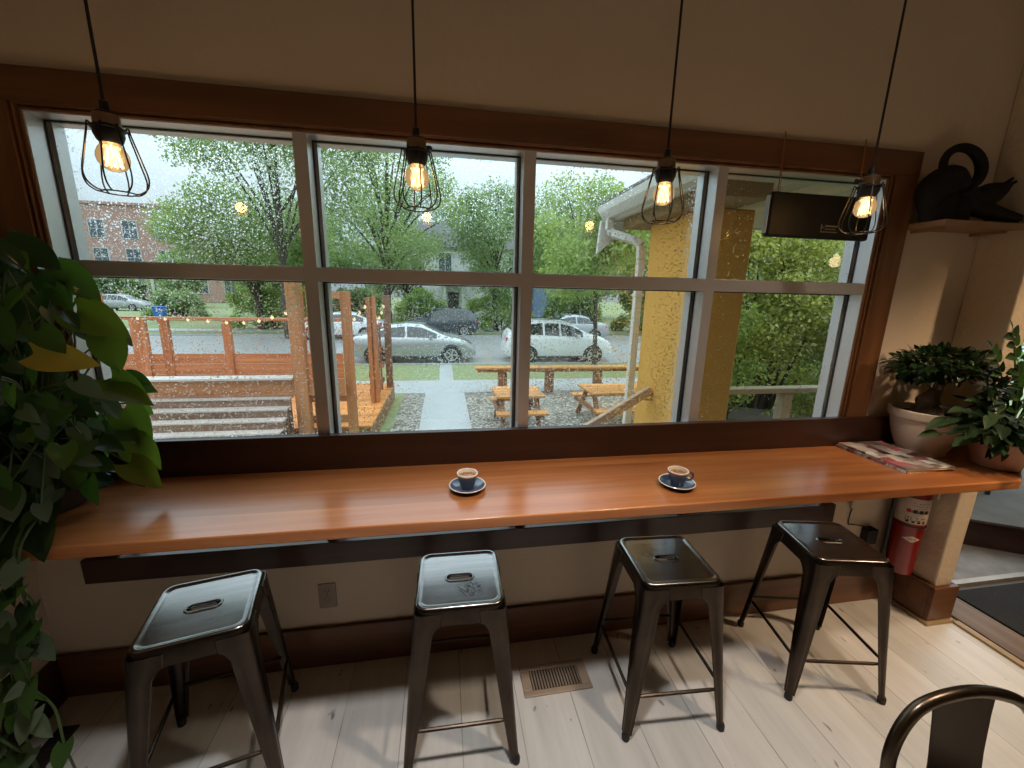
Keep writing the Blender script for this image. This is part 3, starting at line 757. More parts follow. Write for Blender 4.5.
# leaves that stand out against the window: (base, tip dir, normal, size)
for p, tp, nr, s in [((-1.05, -.17, 1.50), (.8, -.1, -.35), (.1, -.75, .6), .14), ((-1.09, -.15, 1.62), (.75, -.1, -.55), (.2, -.7, .6), .12),
                     ((-1.16, -.2, 1.68), (.85, -.2, -.3), (0, -.55, .8), .15), ((-1.01, -.15, 1.30), (.75, -.1, -.6), (.1, -.85, .4), .13), ((-1.0, -.14, 1.20), (.45, -.1, -.9), (.3, -.85, .3), .14),
                     ((-1.0, -.16, 1.43), (.3, -.1, -.9), (.5, -.7, .3), .11), ((-.98, -.16, 1.10), (.6, -.2, -.75), (.1, -.8, .5), .12), ((-1.01, -.17, 1.27), (.9, -.1, -.2), (0, -.5, .8), .12),
                     ((-.97, -.2, 1.04), (.75, -.25, -.55), (.0, -.6, .8), .115), ((-1.10, -.36, 1.00), (.35, -.55, -.35), (.1, -.5, .8), .15), ((-1.16, -.42, .99), (.2, -.5, -.7), (.1, -.8, .5), .13), ((-1.05, -.41, .965), (.3, -.5, -.6), (.1, -.7, .6), .10), ((-1.22, -.42, 1.05), (.3, -.5, -.7), (.1, -.8, .5), .14), ((-1.12, -.44, .94), (.25, -.35, -.8), (.1, -.9, .3), .10), ((-1.2, -.45, .95), (.2, -.3, -.85), (.1, -.9, .3), .11), ((-1.17, -.40, 1.16), (-.1, -.5, -.8), (0, -.9, .4), .15)]:
    pleaf(p, tp, nr, s, backlit if p[0] > -1.06 and p[1] > -.22 else None)
    st.tube(smoothpts([root, (root + V(*p) - O) * .5 + V(0, 0, .06), V(*p) - O], 4), .0026, 5)
# vines trailing over the front edge down to the floor
for k, (x, zend) in enumerate([(-1.075, .16), (-1.12, .06), (-1.17, .30), (-1.055, .60), (-1.20, .12), (-1.10, .40), (-1.15, .18), (-1.22, .30)]):
    y = -.478 - .012 * (k % 3)
    pts = [root, V(x + 1.2 - .03, -.12, .09), V(x + 1.2, -.235 - .004 * k, .03), V(x + 1.2 + rnd.uniform(-.01, .01), y + .21, -.06)]
    zz = CT - .14
    while zz > zend: pts.append(V(x + 1.2 + rnd.uniform(-.025, .025), y + .21 + rnd.uniform(-.012, .012), zz - CT)); zz -= .11
    sp = smoothpts(pts, 4); st.tube(sp, .0034, 6)
    for i, q in enumerate(sp[10:]):
        if rnd.random() < (.85 if i % 2 else .35): continue
        d = V(rnd.uniform(-.8, .45), rnd.uniform(-.75, .15), rnd.uniform(-.9, -.2))
        s = rnd.uniform(.045, .085)
        if (q + O).z + d.normalized().z * s < .02: continue
        pleaf(q + O, d, V(rnd.uniform(-.4, .4), -.8, .5), s, var if rnd.random() < .15 else None)
st.build('vine', VINE, pt, smooth=True)
fol.build('foliage', POTHOS, pt, smooth=True, fix=False)
o = backlit.build('backlit_leaves', leafmat('pothos_leaf_backlit', srgb(64, 88, 38), srgb(118, 136, 60), .55, .3, (1.7, 1.7, .8)), pt, smooth=True, fix=False); o['label'] = 'yellow green variegated leaves by the window, backlight put into their colour'  # brighter, yellower leaf colour imitates window light shining through
o = var.build('pale_leaves', POTHOS_V, pt, smooth=True, fix=False); o['label'] = 'pale variegated leaves'
yl = MB(); add_leaf(yl, V(-1.035, -.34, 1.405) - O, (.95, .05, -.2), (.1, -.85, .5), .135, .085, heart=.15, fold=.1, droop=.12)
o = yl.build('yellow_leaf', POTHOS_Y, pt, smooth=True, fix=False); o['label'] = 'one yellowed leaf'

# ------------------------------------------------------------------ bonsai in a white bowl
BON = leafmat('ficus_leaf', srgb(16, 32, 16), srgb(44, 72, 36), .2, .35)
BARK = mk('ficus_bark', srgb(96, 78, 60), .8, var=.3, nscale=18., bump=.5, bscale=40.)
bx, by = 2.14, -.135
bo = thing('ficus_bonsai', 'dense dark green ficus bonsai with a swollen trunk in a white bowl', 'potted plant', (bx, by, CT))
MB().lathe([(.0, 0), (.080, 0), (.086, .006), (.084, .014), (.092, .03), (.110, .08), (.121, .13), (.124, .155), (.133, .160), (.136, .168), (.136, .196), (.128, .199), (.122, .196), (.119, .185), (.117, .168)], n=40, cap=False).build('bowl', mk('off_white_ceramic', srgb(196, 182, 168), .35, var=.05), bo, smooth=True)
MB().lathe([(.119, .172), (.0, .182)], n=24, cap=False).build('soil', SOIL, bo)
tr = MB()
tr.tube(smoothpts([(.0, 0, .165), (-.012, .0, .20), (-.018, .0, .235), (-.004, .0, .265), (.012, .0, .29), (.005, .0, .335), (0, 0, .37)], 4), [.045, .049, .052, .050, .047, .042, .038, .040, .043, .041, .036, .031, .027, .026, .025, .024, .022, .021, .02, .019, .018, .017, .016, .015, .014], 14)
for a, e in ((.4, .11), (2.2, .12), (3.7, .12), (5.2, .11)): tr.tube(smoothpts([(0, 0, .30), (.05 * math.cos(a), .05 * math.sin(a), .35), (e * math.cos(a), e * math.sin(a) * .8, .39)], 4), [.014] * 5 + [.009] * 4, 7)
for a, l in ((.2, .085), (2.6, .08), (4.4, .08)): tr.tube(smoothpts([(.02 * math.cos(a), .02 * math.sin(a), .21), (l * .6 * math.cos(a), l * .6 * math.sin(a), .19), (l * math.cos(a), l * math.sin(a), .172)], 3), [.022] * 4 + [.013] * 3, 7)
tr.build('trunk', BARK, bo, smooth=True)
fo = MB(); rb = random.Random(3)
n = 0
while n < 900:
    x, y, z = rb.uniform(-1, 1), rb.uniform(-1, 1), rb.uniform(-1, 1)
    if not .25 < x * x + y * y + z * z < 1: continue
    p = V(x * .205 - .01, max(-.19, y * .15) + .0, .40 + z * .075)
    if z < -.3 and abs(x) < .25: continue
    if by + p.y > -.03 or bx + p.x > STX - .03: continue
    d = V(x + rb.uniform(-.6, .6), y + rb.uniform(-.6, .6), z * .6 + rb.uniform(-.6, .5))
    if by + p.y + .04 * d.normalized().y > -.005: continue
    add_leaf(fo, p, d, V(x * .5, y * .5 - .2, 1 + rb.uniform(-.4, .4)), rb.uniform(.024, .042), rb.uniform(.016, .024), nu=4, nv=2, droop=.15, fold=.15); n += 1
for (cx, cy, cz) in ((.09, -.13, .30), (.13, -.10, .31), (.06, -.15, .34)):
    for k in range(40):
        d = V(rb.uniform(-1, 1), rb.uniform(-1, .3), rb.uniform(-1, .8)); p = V(cx, cy, cz) + d * .035
        add_leaf(fo, p, d, V(0, -.3, 1), rb.uniform(.03, .045), .018, nu=4, nv=2, droop=.15, fold=.15)
fo.build('foliage', BON, bo, smooth=True, fix=False)

# ------------------------------------------------------------------ second plant at the very end of the counter
px, py = 2.285, -.318
PL = leafmat('calathea_leaf', srgb(28, 46, 28), srgb(74, 98, 64), .3, .35)
pp = thing('leafy_pot_plant', 'leafy pot plant in a low faceted pinkish pot at the counter end', 'potted plant', (px, py, CT))
MB().lathe([(.0, 0), (.070, 0), (.074, .004), (.096, .080), (.102, .115), (.096, .118), (.09, .11), (.088, .095)], n=8, cap=False).build('pot', mk('pinkish_clay_pot', srgb(206, 160, 134), .6, var=.06), pp, bevel=.003)
MB().lathe([(.088, .096), (.0, .102)], n=16, cap=False).build('soil', SOIL, pp)
em = MB(); em.lathe([(.0, .0), (.026, .0), (.026, .004), (.018, .008), (.0, .009)], n=18, cap=False, M=Matrix.Translation((.040, -.0845, .05)) @ Euler((PI / 2 - .25, 0, .45)).to_matrix().to_4x4())
o = em.build('round_emblem', mk('straw_emblem', srgb(188, 150, 84), .7, var=.2, nscale=40.), pp, smooth=True); o['label'] = 'round straw coloured emblem'
fo = MB(); sm = MB(); rb = random.Random(11)
for k in range(230):
    a = rb.uniform(0, 2 * PI); el = rb.uniform(.15, 1.25); ln = rb.uniform(.08, .27)
    d = V(math.cos(a) * math.cos(el), math.sin(a) * math.cos(el) * .8, math.sin(el) * .8)
    base = V(0, 0, .10); p = base + d * ln
    if by + 0 > 9 or (py + p.y > -.205 and px + p.x > STX - .14 and True): continue
    s = rb.uniform(.06, .105); tip = V(d.x, d.y - .2, d.z * .2 - rb.uniform(-.1, .35)).normalized()
    if px + p.x + tip.x * s > 2.50 or py + p.y + tip.y * s > -.20: continue
    if p.z + tip.z * s < .10: continue
    sm.tube(smoothpts([base, base + d * ln * .55 + V(0, 0, .02), p], 3), .0022, 5)
    add_leaf(fo, p, tip, V(d.x * .5, -.4, 1), s, s * rb.uniform(.38, .5), droop=.2, fold=.25, nu=6, nv=4)
for k in range(4):
    a = -PI * .85 + rb.uniform(-.4, .4); p = V(.07 * math.cos(a), .07 * math.sin(a), .105); d = V(math.cos(a), math.sin(a), -.75)
    add_leaf(fo, p, d, V(0, -.6, .8), .075, .034, droop=.2, fold=.2, nu=6, nv=4)
sm.build('stem', VINE, pp, smooth=True); fo.build('foliage', PL, pp, smooth=True, fix=False)

# tall zz stem plant behind it
zx, zy = 2.40, -.262
ZL = leafmat('round_glossy_leaf', srgb(22, 44, 22), srgb(56, 88, 40), .25, .25)
zp = thing('round_leaf_plant', 'tall stemmed plant with paired round leaves before the lit wall end', 'potted plant', (zx, zy, CT))
MB().lathe([(.0, 0), (.03, 0), (.038, .06), (.040, .066), (.034, .066), (.032, .055)], n=20, cap=False).build('pot', TERRA, zp, smooth=True)
MB().lathe([(.033, .056), (.0, .058)], n=14, cap=False).build('soil', SOIL, zp)
sm = MB(); fo = MB(); rb = random.Random(5)
for (ex, ey, ez) in ((-.215, -.045, .565), (-.13, -.05, .64), (-.28, -.04, .49), (.0, -.08, .52), (-.16, -.06, .42)):
    sp = smoothpts([(0, 0, .055), (ex * .25, ey * .4, ez * .5), (ex * .7, ey * .8, ez * .82), (ex, ey, ez)], 5); sm.tube(sp, [.005] * 8 + [.003] * (len(sp) - 8), 6)
    for i in range(6, len(sp), 2):
        q = sp[i]; tn = (sp[i] - sp[i - 1]).normalized(); sd = tn.cross(V(0, -1, .2)).normalized()
        for s in (-1, 1): add_leaf(fo, q, sd * s + tn * .45, V(.2, -.8, .5), rb.uniform(.042, .056), .036, droop=.1, fold=.12, nu=6, nv=4)
    add_leaf(fo, sp[-1], sp[-1] - sp[-2], V(.2, -.8, .5), .055, .036, droop=.1, fold=.12, nu=6, nv=4)
sm.build('stem', VINE, zp, smooth=True); fo.build('foliage', ZL, zp, smooth=True, fix=False)

# ------------------------------------------------------------------ fire extinguisher on the return wall
RED = mk('red_enamel', srgb(122, 12, 10), .3, 0., .05, coat=.3)
WLAB = mk('white_label', srgb(196, 180, 166), .5, var=.03)
INK = mk('black_ink', (.02, .018, .018), .6)
INKR = mk('red_ink', srgb(160, 30, 24), .6)
er = .062; exx, exy = STX - er - .038, -.068
fe = thing('fire_extinguisher', 'red fire extinguisher hanging on the return wall under the counter', 'fire extinguisher', (exx, exy, .235))
MB().lathe([(.0, 0), (.05, 0), (.060, .006), (er, .02), (er, .44), (.056, .47), (.038, .495), (.02, .51), (.018, .525)], n=36, cap=False).build('cylinder', RED, fe, smooth=True)
MB().lathe([(er + .0008, .285), (er + .0012, .287), (er + .0012, .415), (er + .0008, .417)], n=36, cap=False).build('label_band', WLAB, fe, smooth=True)
def wrapped(mb, a0, z0, w, h, r=er + .0022, n=3):
    vs = []
    for k in range(n + 1):
        a = a0 + w * (k / n - .5) / r
        for z in (z0 - h / 2, z0 + h / 2): vs.append((r * math.cos(a), r * math.sin(a), z))
    mb.add(vs, [(2 * k, 2 * k + 2, 2 * k + 3, 2 * k + 1) for k in range(n)])
A0 = math.radians(-122)
ik = MB(); rk = MB(); rb = random.Random(2)
for row, z in enumerate((.395, .382, .318, .306)):
    for k in range(9):
        if rb.random() < .8: wrapped(ik, A0 + (k - 4) * .16, z, .0065 * rb.uniform(.6, 1), .0035 if row < 2 else .005)
for k in range(4):
    wrapped(rk if k == 0 else ik, A0 + (k - 1.5) * .36, .352, .016, .018); wrapped(ik, A0 + (k - 1.5) * .36 + .18, .350, .004, .012)
for k in range(4): wrapped(ik, A0 + (k - 1.5) * .34, .297, .012, .011)
ik.build('label_print', INK, fe); rk.build('label_symbol', INKR, fe)
dm = MB(); vs = []; nn = 12
for k in range(nn + 1):
    t = k / nn * 2 - 1; a = A0 + .02 + t * .036 / er; hh = .017 * (1 - abs(t)) + .0003
    for z in (-hh, hh): vs.append(((er + .0015) * math.cos(a), (er + .0015) * math.sin(a), .205 + z))
dm.add(vs, [(2 * k, 2 * k + 2, 2 * k + 3, 2 * k + 1) for k in range(nn)]); dm.build('diamond_badge', WLAB, fe)
dk = MB()
for k in range(7): wrapped(dk, A0 + .02 + (k - 3) * .085, .205, .0032, .0055, er + .0024, 1)
dk.build('badge_lettering', INK, fe)
v = MB(); v.lathe([(.016, .52), (.02, .525), (.02, .555), (.014, .56), (.014, .575)], n=16); v.bar((0, 0, .565), (-.05, -.085, .605), .018, .010); v.bar((0, 0, .55), (-.04, -.07, .555), .018, .009)
v.build('valve_handle', BLACK_MET, fe, smooth=True)
MB().tube(smoothpts([(-.02, .01, .535), (-.055, .028, .53), (-.075, .03, .49), (-.074, .028, .38), (-.072, .026, .2), (-.071, .024, .10)], 5), .0095, 10).build('hose', BLACK_MET, fe, smooth=True)
MB().lathe([(.011, .04), (.014, .05), (.012, .11)], (-.071, .024, 0), n=12).build('nozzle', BLACK_MET, fe, smooth=True)
b = MB(); b.box(er - .002, er + .030, -.014, .014, .40, .50); b.build('wall_bracket', BLACK_MET, fe); b = MB(); b.tube([((er + .003) * math.cos(2 * PI * k / 24), (er + .003) * math.sin(2 * PI * k / 24), .27) for k in range(24)], .003, 6, closed=True); b.box(er - .002, er + .030, -.012, .012, .262, .278)
b.build('retaining_strap', BLACK_MET, fe)
tg = MB(); tg.bar((.05, -.062, .42), (.055, -.066, .52), .012, .0015, (0, 1, 0)); tg.build('inspection_tag', WLAB, fe)

# ------------------------------------------------------------------ outlet, cable, floor registers
PLAST = mk('ivory_plastic', srgb(150, 132, 118), .4, var=.03)
ot = thing('wall_outlet', 'double socket wall outlet on the wall left of the second stool', 'outlet', (-.496, WY, .335))
MB().prism(rrect(.070, .115, .006), 0, .005, M=Matrix.Rotation(PI / 2, 4, 'X')).build('cover_plate', PLAST, ot, bevel=.0015)
for z in (-.021, .021):
    s = MB(); s.prism(rrect(.034, .030, .012), .0051, .0065, M=Matrix.Translation((0, 0, z)) @ Matrix.Rotation(PI / 2, 4, 'X')); so = s.build('socket', PLAST, ot, bevel=.001)
    d = MB(); d.box(-.0075, -.0055, -.0075, -.0064, z - .001, z + .007); d.box(.0055, .0075, -.0075, -.0064, z - .001, z + .006); d.box(-.002, .002, -.0075, -.0064, z - .010, z - .006); d.build('slot', INK, so)
MB().lathe([(.003, 0), (.002, .002)], n=10, M=Matrix.Translation((0, -.005, 0)) @ Matrix.Rotation(PI / 2, 4, 'X')).build('screw', PLAST, ot)
pa = thing('power_adapter', 'black power adapter plugged in low beside the fire extinguisher', 'power adapter', (2.15, WY, .40))
MB().prism(rrect(.06, .085, .008), .0, .04, M=Matrix.Rotation(PI / 2, 4, 'X')).build('adapter_body', BLACK_MET, pa, bevel=.003)
MB().tube(smoothpts([(-.02, -.03, .042), (-.04, -.02, .055), (-.10, -.006, .062), (-.125, -.006, .068), (-.13, -.008, .12), (-.125, -.008, .16), (-.135, -.01, .2), (-.16, -.012, .25), (-.17, -.014, .36), (-.172, -.02, .47)], 5), .003, 8).build('cable', BLACK_MET, pa, smooth=True)
pk = MB(); pk.box(-.15, -.132, -.022, -.012, .165, .20); pk.build('cable_clip', WLAB, pa, bevel=.002)

VENT = mk('beige_register_paint', srgb(168, 150, 132), .45, .2, .08)
vt = thing('floor_vent', 'beige slatted floor vent between the second and third stool', 'floor vent', (.44, -.207, 0), math.radians(.5))
f = MB(); w, h, iw, ih = .288, .138, .21, .088
for (a, b, c, d) in ((-w / 2, w / 2, -h / 2, -ih / 2), (-w / 2, w / 2, ih / 2, h / 2), (-w / 2, -iw / 2, -ih / 2, ih / 2), (iw / 2, w / 2, -ih / 2, ih / 2)): f.box(a, b, c, d, .0005, .007)
f.build('frame', VENT, vt, bevel=.003)
s = MB()
for k in range(17):
    x = -iw / 2 + iw * (k + .5) / 17; s.bar((x, -ih / 2, .005), (x, ih / 2, .005), .0045, .005, (.35, 0, 1))
s.build('slats', VENT, vt)
MB().box(-iw / 2, iw / 2, -ih / 2, ih / 2, .0004, .0012).build('duct_opening', INK, vt)
lv = thing('floor_vent', 'narrow dark floor vent by the left wall below the trailing plant', 'floor vent', (-1.372, -.235, 0))
MB().box(-.034, .034, -.1, .1, .0005, .006).build('frame', mk('dark_register', srgb(46, 38, 34), .5), lv, bevel=.002)
s = MB()
for k in range(12): s.bar((-.024, -.085 + k * .0155, .0062), (.024, -.085 + k * .0155, .0062), .005, .002)
s.build('slats', INK, lv)

# ------------------------------------------------------------------ hanging black panel
hp = thing('hanging_sign_panel', 'black rectangular sign panel seen from behind, hung by wires in the window', 'sign', (1.499, -.03, 1.907))
MB().box(-.236, .240, -.018, .010, -.083, .083).build('panel', mk('black_plastic_panel', (.007, .0065, .006), .5, spec=.3), hp, bevel=.008)
RINGM = mk('steel_ring', (.5, .48, .45), .3, 1.); WIREM = mk('hanging_wire_tan', srgb(150, 96, 60), .5, .3)
for x in (-.20, .165):
    wr = MB()
    wr.tube([(x - .002, -.004, .08), (x, .006, .30)], .0018, 6); wr.tube([(x + .006, -.004, .08), (x + .002, .006, .30)], .0012, 6)
    wr.build('hanging_wire', WIREM, hp)
for x in (-.20, .165): MB().tube([(x + .012 * math.cos(2 * PI * k / 10), -.004, .096 + .012 * math.sin(2 * PI * k / 10)) for k in range(10)], .002, 6, closed=True).build('ring', RINGM, hp, smooth=True)
MB().box(-.2395, -.2365, -.012, .008, -.07, .07).build('pale_edge', mk('pale_panel_edge', srgb(170, 180, 185), .4), hp)
lb = MB(); rb = random.Random(4); yb = -.0190
lb.box(.005, .0085, yb, -.0181, -.050, -.028); lb.box(.0085, .020, yb, -.0181, -.041, -.038)
x = .024
while x < .075: w = rb.uniform(.004, .012); lb.box(x, x + w, yb, -.0181, -.037, -.031); x += w + .002
x = .005
while x < .078: w = rb.uniform(.003, .009); lb.box(x, x + w, yb, -.0181, -.0585, -.0545); x += w + .002
x = .024
while x < .07: w = rb.uniform(.003, .009); lb.box(x, x + w, yb, -.0181, -.0475, -.044); x += w + .002
lb.build('rating_print', mk('grey_print', srgb(120, 112, 104), .5), hp)

# ------------------------------------------------------------------ shelf and black sculpture
SH = mk('pale_shelf_board', srgb(150, 118, 88), .55, var=.06)
sf = thing('wall_shelf', 'short wooden wall shelf right of the window carrying a black sculpture', 'shelf', (1.972, 0, 1.885))
MB().box(0, STX - 1.972 - .001, -.145, WY - .001, 0, .022).build('board', SH, sf, bevel=.002)
for sx_ in (.04, .36): MB().box(sx_, sx_ + .015, -.11, WY - .001, -.012, -.0005).build('support_strip', SH, sf)
BLK = mk('matt_black_sculpture', (.010, .009, .008), .75, var=.3, bump=.2, bscale=30., spec=.25)
sz = 1.9075
sc = thing('looped_sculpture', 'black sculpture with a ring shaped loop on top, standing on the wall shelf', 'sculpture', (2.08, -.07, sz))
b = MB()
# hunched body swelling to the left, running into a long low tail to the right
sp = smoothpts([(-.100, .0, .03), (-.110, .0, .09), (-.094, .0, .13), (-.045, .0, .160), (.0, .0, .150), (.045, -.002, .112), (.09, -.01, .075), (.15, -.025, .052), (.22, -.04, .034), (.285, -.055, .022)], 5)
n = len(sp); rs = []
for i in range(n):
    t = i / (n - 1)
    rs.append(.030 + .030 * math.sin(PI * min(1, t / .55)) if t < .5 else max(.014, .052 - (t - .5) * .07))
for i, q in enumerate(sp):
    if q.z - rs[i] < .001: q.z = rs[i] + .001
b.tube(sp, rs, 14)
b.lathe([(.0, .0), (.06, .0), (.066, .03), (.066, .08), (.056, .125), (.0, .160)], (-.055, 0, .0), n=20, sx=1.15, sy=.7, cap=False)
b.lathe([(.0, .0), (.05, .0), (.05, .04), (.04, .09), (.02, .13), (.0, .14)], (.02, -.01, .0), n=18, sx=1.1, sy=.8, cap=False)
b.build('body', BLK, sc, smooth=True)
r = MB(); r.tube([(.022 + .098 * math.cos(a), .004 + .012 * math.sin(a), .214 + .078 * math.sin(a)) for a in [2 * PI * k / 28 for k in range(28)]], [.017 + .003 * math.cos(2 * PI * k / 28) for k in range(28)], 12, closed=True)
r.build('ring_loop', BLK, sc, smooth=True)
pw = MB(); pw.tube(smoothpts([(.075, -.015, .085), (.14, -.018, .108), (.20, -.02, .134), (.258, -.02, .162)], 4), [.03, .036, .042, .046, .047, .046, .042, .038, .032, .026, .019, .013, .007], 12)
for (a, b2) in (((.19, -.02, .135), (.240, -.03, .180)), ((.22, -.02, .145), (.284, -.015, .174)), ((.19, -.02, .115), (.25, -.02, .135))): pw.tube([a, b2], [.014, .005], 8)
pw.build('raised_paw', BLK, sc, smooth=True)
# ------------------------------------------------------------------ ground outside (z = -1)
G = -1.0
CONC = mk('wet_concrete', srgb(160, 162, 162), .45, var=.08, nscale=3., bump=.1, bscale=30.)
ASPH = mk('wet_asphalt', srgb(158, 158, 160), .3, var=.07, nscale=1.2, bump=.1, bscale=60.)
GRASS = mk('lawn_grass', srgb(122, 132, 88), .9, var=.3, nscale=7., bump=.5, bscale=80.)
GRAV = gravelmat('grey_gravel', srgb(112, 106, 94), srgb(168, 160, 144), srgb(214, 206, 190), 17.)
def ground(name, x0, x1, y0, y1, z, mat, label):
    return struct(MB().box(x0, x1, y0, y1, z - .12, z).build(name, mat), label)
ground('ground_1', -120, 120, .3, 160, G - .05, GRASS, 'wide lawn ground around the street')
ground('ground_2', -1.02, 7., .3, 8.86, G, GRAV, 'grey gravel yard either side of the path')
ground('ground_3', -1.3, -1.02, 4.6, 8.86, G + .005, GRASS, 'narrow weedy strip along the deck side')
ground('path_1', -.5, .5, .3, 8.87, G + .02, CONC, 'pale wet concrete path to the sidewalk')
ground('sidewalk_1', -60, 60, 8.86, 10.42, G + .015, CONC, 'wet sidewalk crossing the view')
ground('path_2', -.16, .26, 10.42, 13.2, G + .01, CONC, 'narrow concrete strip through the grass verge')
ground('ground_4', -60, 60, 10.42, 13.2, G, GRASS, 'grass verge beside the street')
ground('street_1', -120, 120, 13.35, 23.1, G - .03, ASPH, 'wet grey street')
ground('curb_1', -60, 60, 13.2, 13.35, G + .03, CONC, 'near curb'); ground('curb_2', -120, 120, 23.1, 23.25, G + .05, CONC, 'far curb')
ground('sidewalk_2', -120, 120, 25.6, 27.0, G + .0, CONC, 'far sidewalk')

# ------------------------------------------------------------------ leaf clouds and trees
def leaf_cloud(name, mat, parent, centers, radii, per, size, seed, aspect=1.7, flat=.55):
    rg = np.random.default_rng(seed)
    C = np.repeat(np.array(centers, float), per, axis=0); R = np.repeat(np.array(radii, float), per, axis=0)
    if R.ndim == 1: R = R[:, None]
    n = len(C)
    d = rg.normal(size=(n, 3)); d /= np.linalg.norm(d, axis=1)[:, None]
    rad = rg.random(n) ** .5
    P = C + d * R * rad[:, None] * np.array([1, 1, flat + .25])
    t = rg.normal(size=(n, 3)); t[:, 2] -= .4; t /= np.linalg.norm(t, axis=1)[:, None]
    nn = rg.normal(size=(n, 3)); nn[:, 2] += 1.0
    b = np.cross(nn, t); b /= np.linalg.norm(b, axis=1)[:, None] + 1e-9
    s = size * rg.uniform(.6, 1.3, n)[:, None]
    v = np.stack([P, P + t * s * .5 + b * s * .5 / aspect, P + t * s, P + t * s * .5 - b * s * .5 / aspect], 1).reshape(-1, 3)
    me = bpy.data.meshes.new(name); me.vertices.add(4 * n); me.vertices.foreach_set('co', v.ravel())
    me.loops.add(4 * n); me.loops.foreach_set('vertex_index', np.arange(4 * n, dtype=np.int32))
    me.polygons.add(n); me.polygons.foreach_set('loop_start', np.arange(0, 4 * n, 4, dtype=np.int32))
    try: me.polygons.foreach_set('loop_total', np.full(n, 4, dtype=np.int32))
    except Exception: pass
    me.update(calc_edges=True); me.materials.append(mat)
    o = bpy.data.objects.new(name, me); COL.objects.link(o); o.parent = parent; return o
TBARK = mk('tree_bark', srgb(74, 66, 56), .9, var=.3, nscale=6., bump=.6, bscale=20.)
LF1 = leafmat('street_tree_leaf', srgb(132, 154, 92), srgb(184, 200, 132), .5, .55)
LF2 = leafmat('maple_leaf', srgb(122, 146, 98), srgb(170, 188, 128), .5, .55)
LF3 = leafmat('bush_leaf', srgb(126, 156, 88), srgb(184, 206, 122), .45, .55)
LF4 = leafmat('far_tree_leaf', srgb(118, 142, 102), srgb(164, 184, 134), .45, .6)
LF5 = leafmat('porch_bush_leaf', srgb(140, 156, 84), srgb(222, 218, 142), .5, .5)
def tree(name, label, cat, x, y, h, cz, rx, rz, ncl, per, size, mat, seed, trunk=.16, clr=1.2, ry=None, group=None, lean=(0, 0), z0=None):
    """trunk, forking branches to each leaf clump, clumps in an ellipsoidal crown (cz, rz heights above ground)"""
    ry = ry or rx; base = G if z0 is None else z0
    t = thing(name, label, cat, (x, y, base), 0, group); rg = random.Random(seed)
    cs = []
    while len(cs) < ncl:
        a = V(rg.uniform(-1, 1), rg.uniform(-1, 1), rg.uniform(-1, 1))
        if .15 < a.length < 1: cs.append(V(a.x * rx + lean[0], a.y * ry + lean[1], cz + a.z * rz))
    m = MB(); top = V(lean[0] * .7, lean[1] * .7, cz + rz * .55)
    tk = smoothpts([(0, 0, -.1), (lean[0] * .1, lean[1] * .1, cz * .33), (lean[0] * .4 + rg.uniform(-.1, .1) * rx * .3, lean[1] * .4, cz * .75), top], 5)
    nn = len(tk); m.tube(tk, [trunk * (1.25 - .95 * i / (nn - 1)) for i in range(nn)], 8)
    for ci, c in enumerate(cs):
        if ci % 5 not in (0, 2): continue
        k = min(nn - 2, max(2, int(nn * (.25 + .5 * max(0, (c.z - cz + rz)) / (2 * rz))))); q = tk[k]
        if c.z < q.z + .1 * rz: q = tk[max(2, k - 4)]
        mid = q.lerp(c, .5) + V(0, 0, .12 * rz)
        r0_ = trunk * .34
        m.tube(smoothpts([q, mid, c], 4), [r0_ * (1 - .085 * i) for i in range(9)], 5)
    m.build('trunk', TBARK, t, smooth=True)
    leaf_cloud('crown', mat, t, cs, [clr] * ncl, per, size, seed)
    return t
def bush(name, label, x, y, rx, ry, h, n, size, mat, seed, group=None, cat='bush', z0=None, ncl=26):
    base = G if z0 is None else z0
    t = thing(name, label, cat, (x, y, base), 0, group); rg = random.Random(seed); cs = []; m = MB()
    for k in range(ncl):
        a = rg.uniform(0, 2 * PI); r = math.sqrt(rg.random()); zz = rg.uniform(.12, .86)
        sh = math.sqrt(max(.05, 1 - (zz) ** 2.6))
        c = V(rx * r * math.cos(a) * sh * .85, ry * r * math.sin(a) * sh * .85, h * zz); cs.append(c)
        m.tube(smoothpts([(c.x * .2, c.y * .2, -.05), (c.x * .5, c.y * .5, c.z * .5), c], 3), [.03, .028, .025, .02, .016, .012, .01], 5)
    m.build('stem', TBARK, t, smooth=True)
    leaf_cloud('foliage', mat, t, cs, [min(rx, ry, h) * .30 + .08] * ncl, n // ncl, size, seed, flat=.7); return t

TG = 'street trees in view'
tree('street_tree', 'small bushy street tree on the verge in front of the white crossover', 'tree', 5.55, 12.75, 5., 4.35, 1.75, 2.1, 26, 520, .15, LF1, 21, .085, .85, lean=(-.4, 0), group=TG)
tree('street_tree', 'loose upper tree reaching over the left window bay above the bushy tree', 'tree', -8.2, 21.9, 12., 10.6, 4.6, 3.0, 48, 420, .17, LF2, 22, .2, 1.15, group=TG)
tree('street_tree', 'dense rounded tree overlapping the right side of the brick building', 'tree', -11.6, 27.0, 8., 5.6, 4.6, 2.6, 56, 640, .19, LF2, 32, .2, 1.35, group=TG)
tree('street_tree', 'loose tall tree with visible bare branches over the path line', 'tree', -3.4, 24.4, 12., 8.2, 5.0, 4.8, 60, 380, .165, LF2, 23, .22, 1.15, lean=(.6, 0), group=TG)
tree('street_tree', 'full green tree behind the parked dark crossover', 'tree', 3.6, 27.6, 10., 6.2, 3.6, 4.0, 50, 480, .18, LF4, 24, .2, 1.2, group=TG)
tree('street_tree', 'bright green tree rising behind the small street tree', 'tree', 9.6, 27.5, 11., 6.0, 4.2, 4.2, 52, 520, .19, LF1, 25, .22, 1.3, group=TG)
tree('street_tree', 'dense tree at the right of the street behind the porch downspout', 'tree', 15.5, 25.6, 10., 5.4, 4.0, 4.4, 46, 560, .22, LF4, 26, .22, 1.3, group=TG)
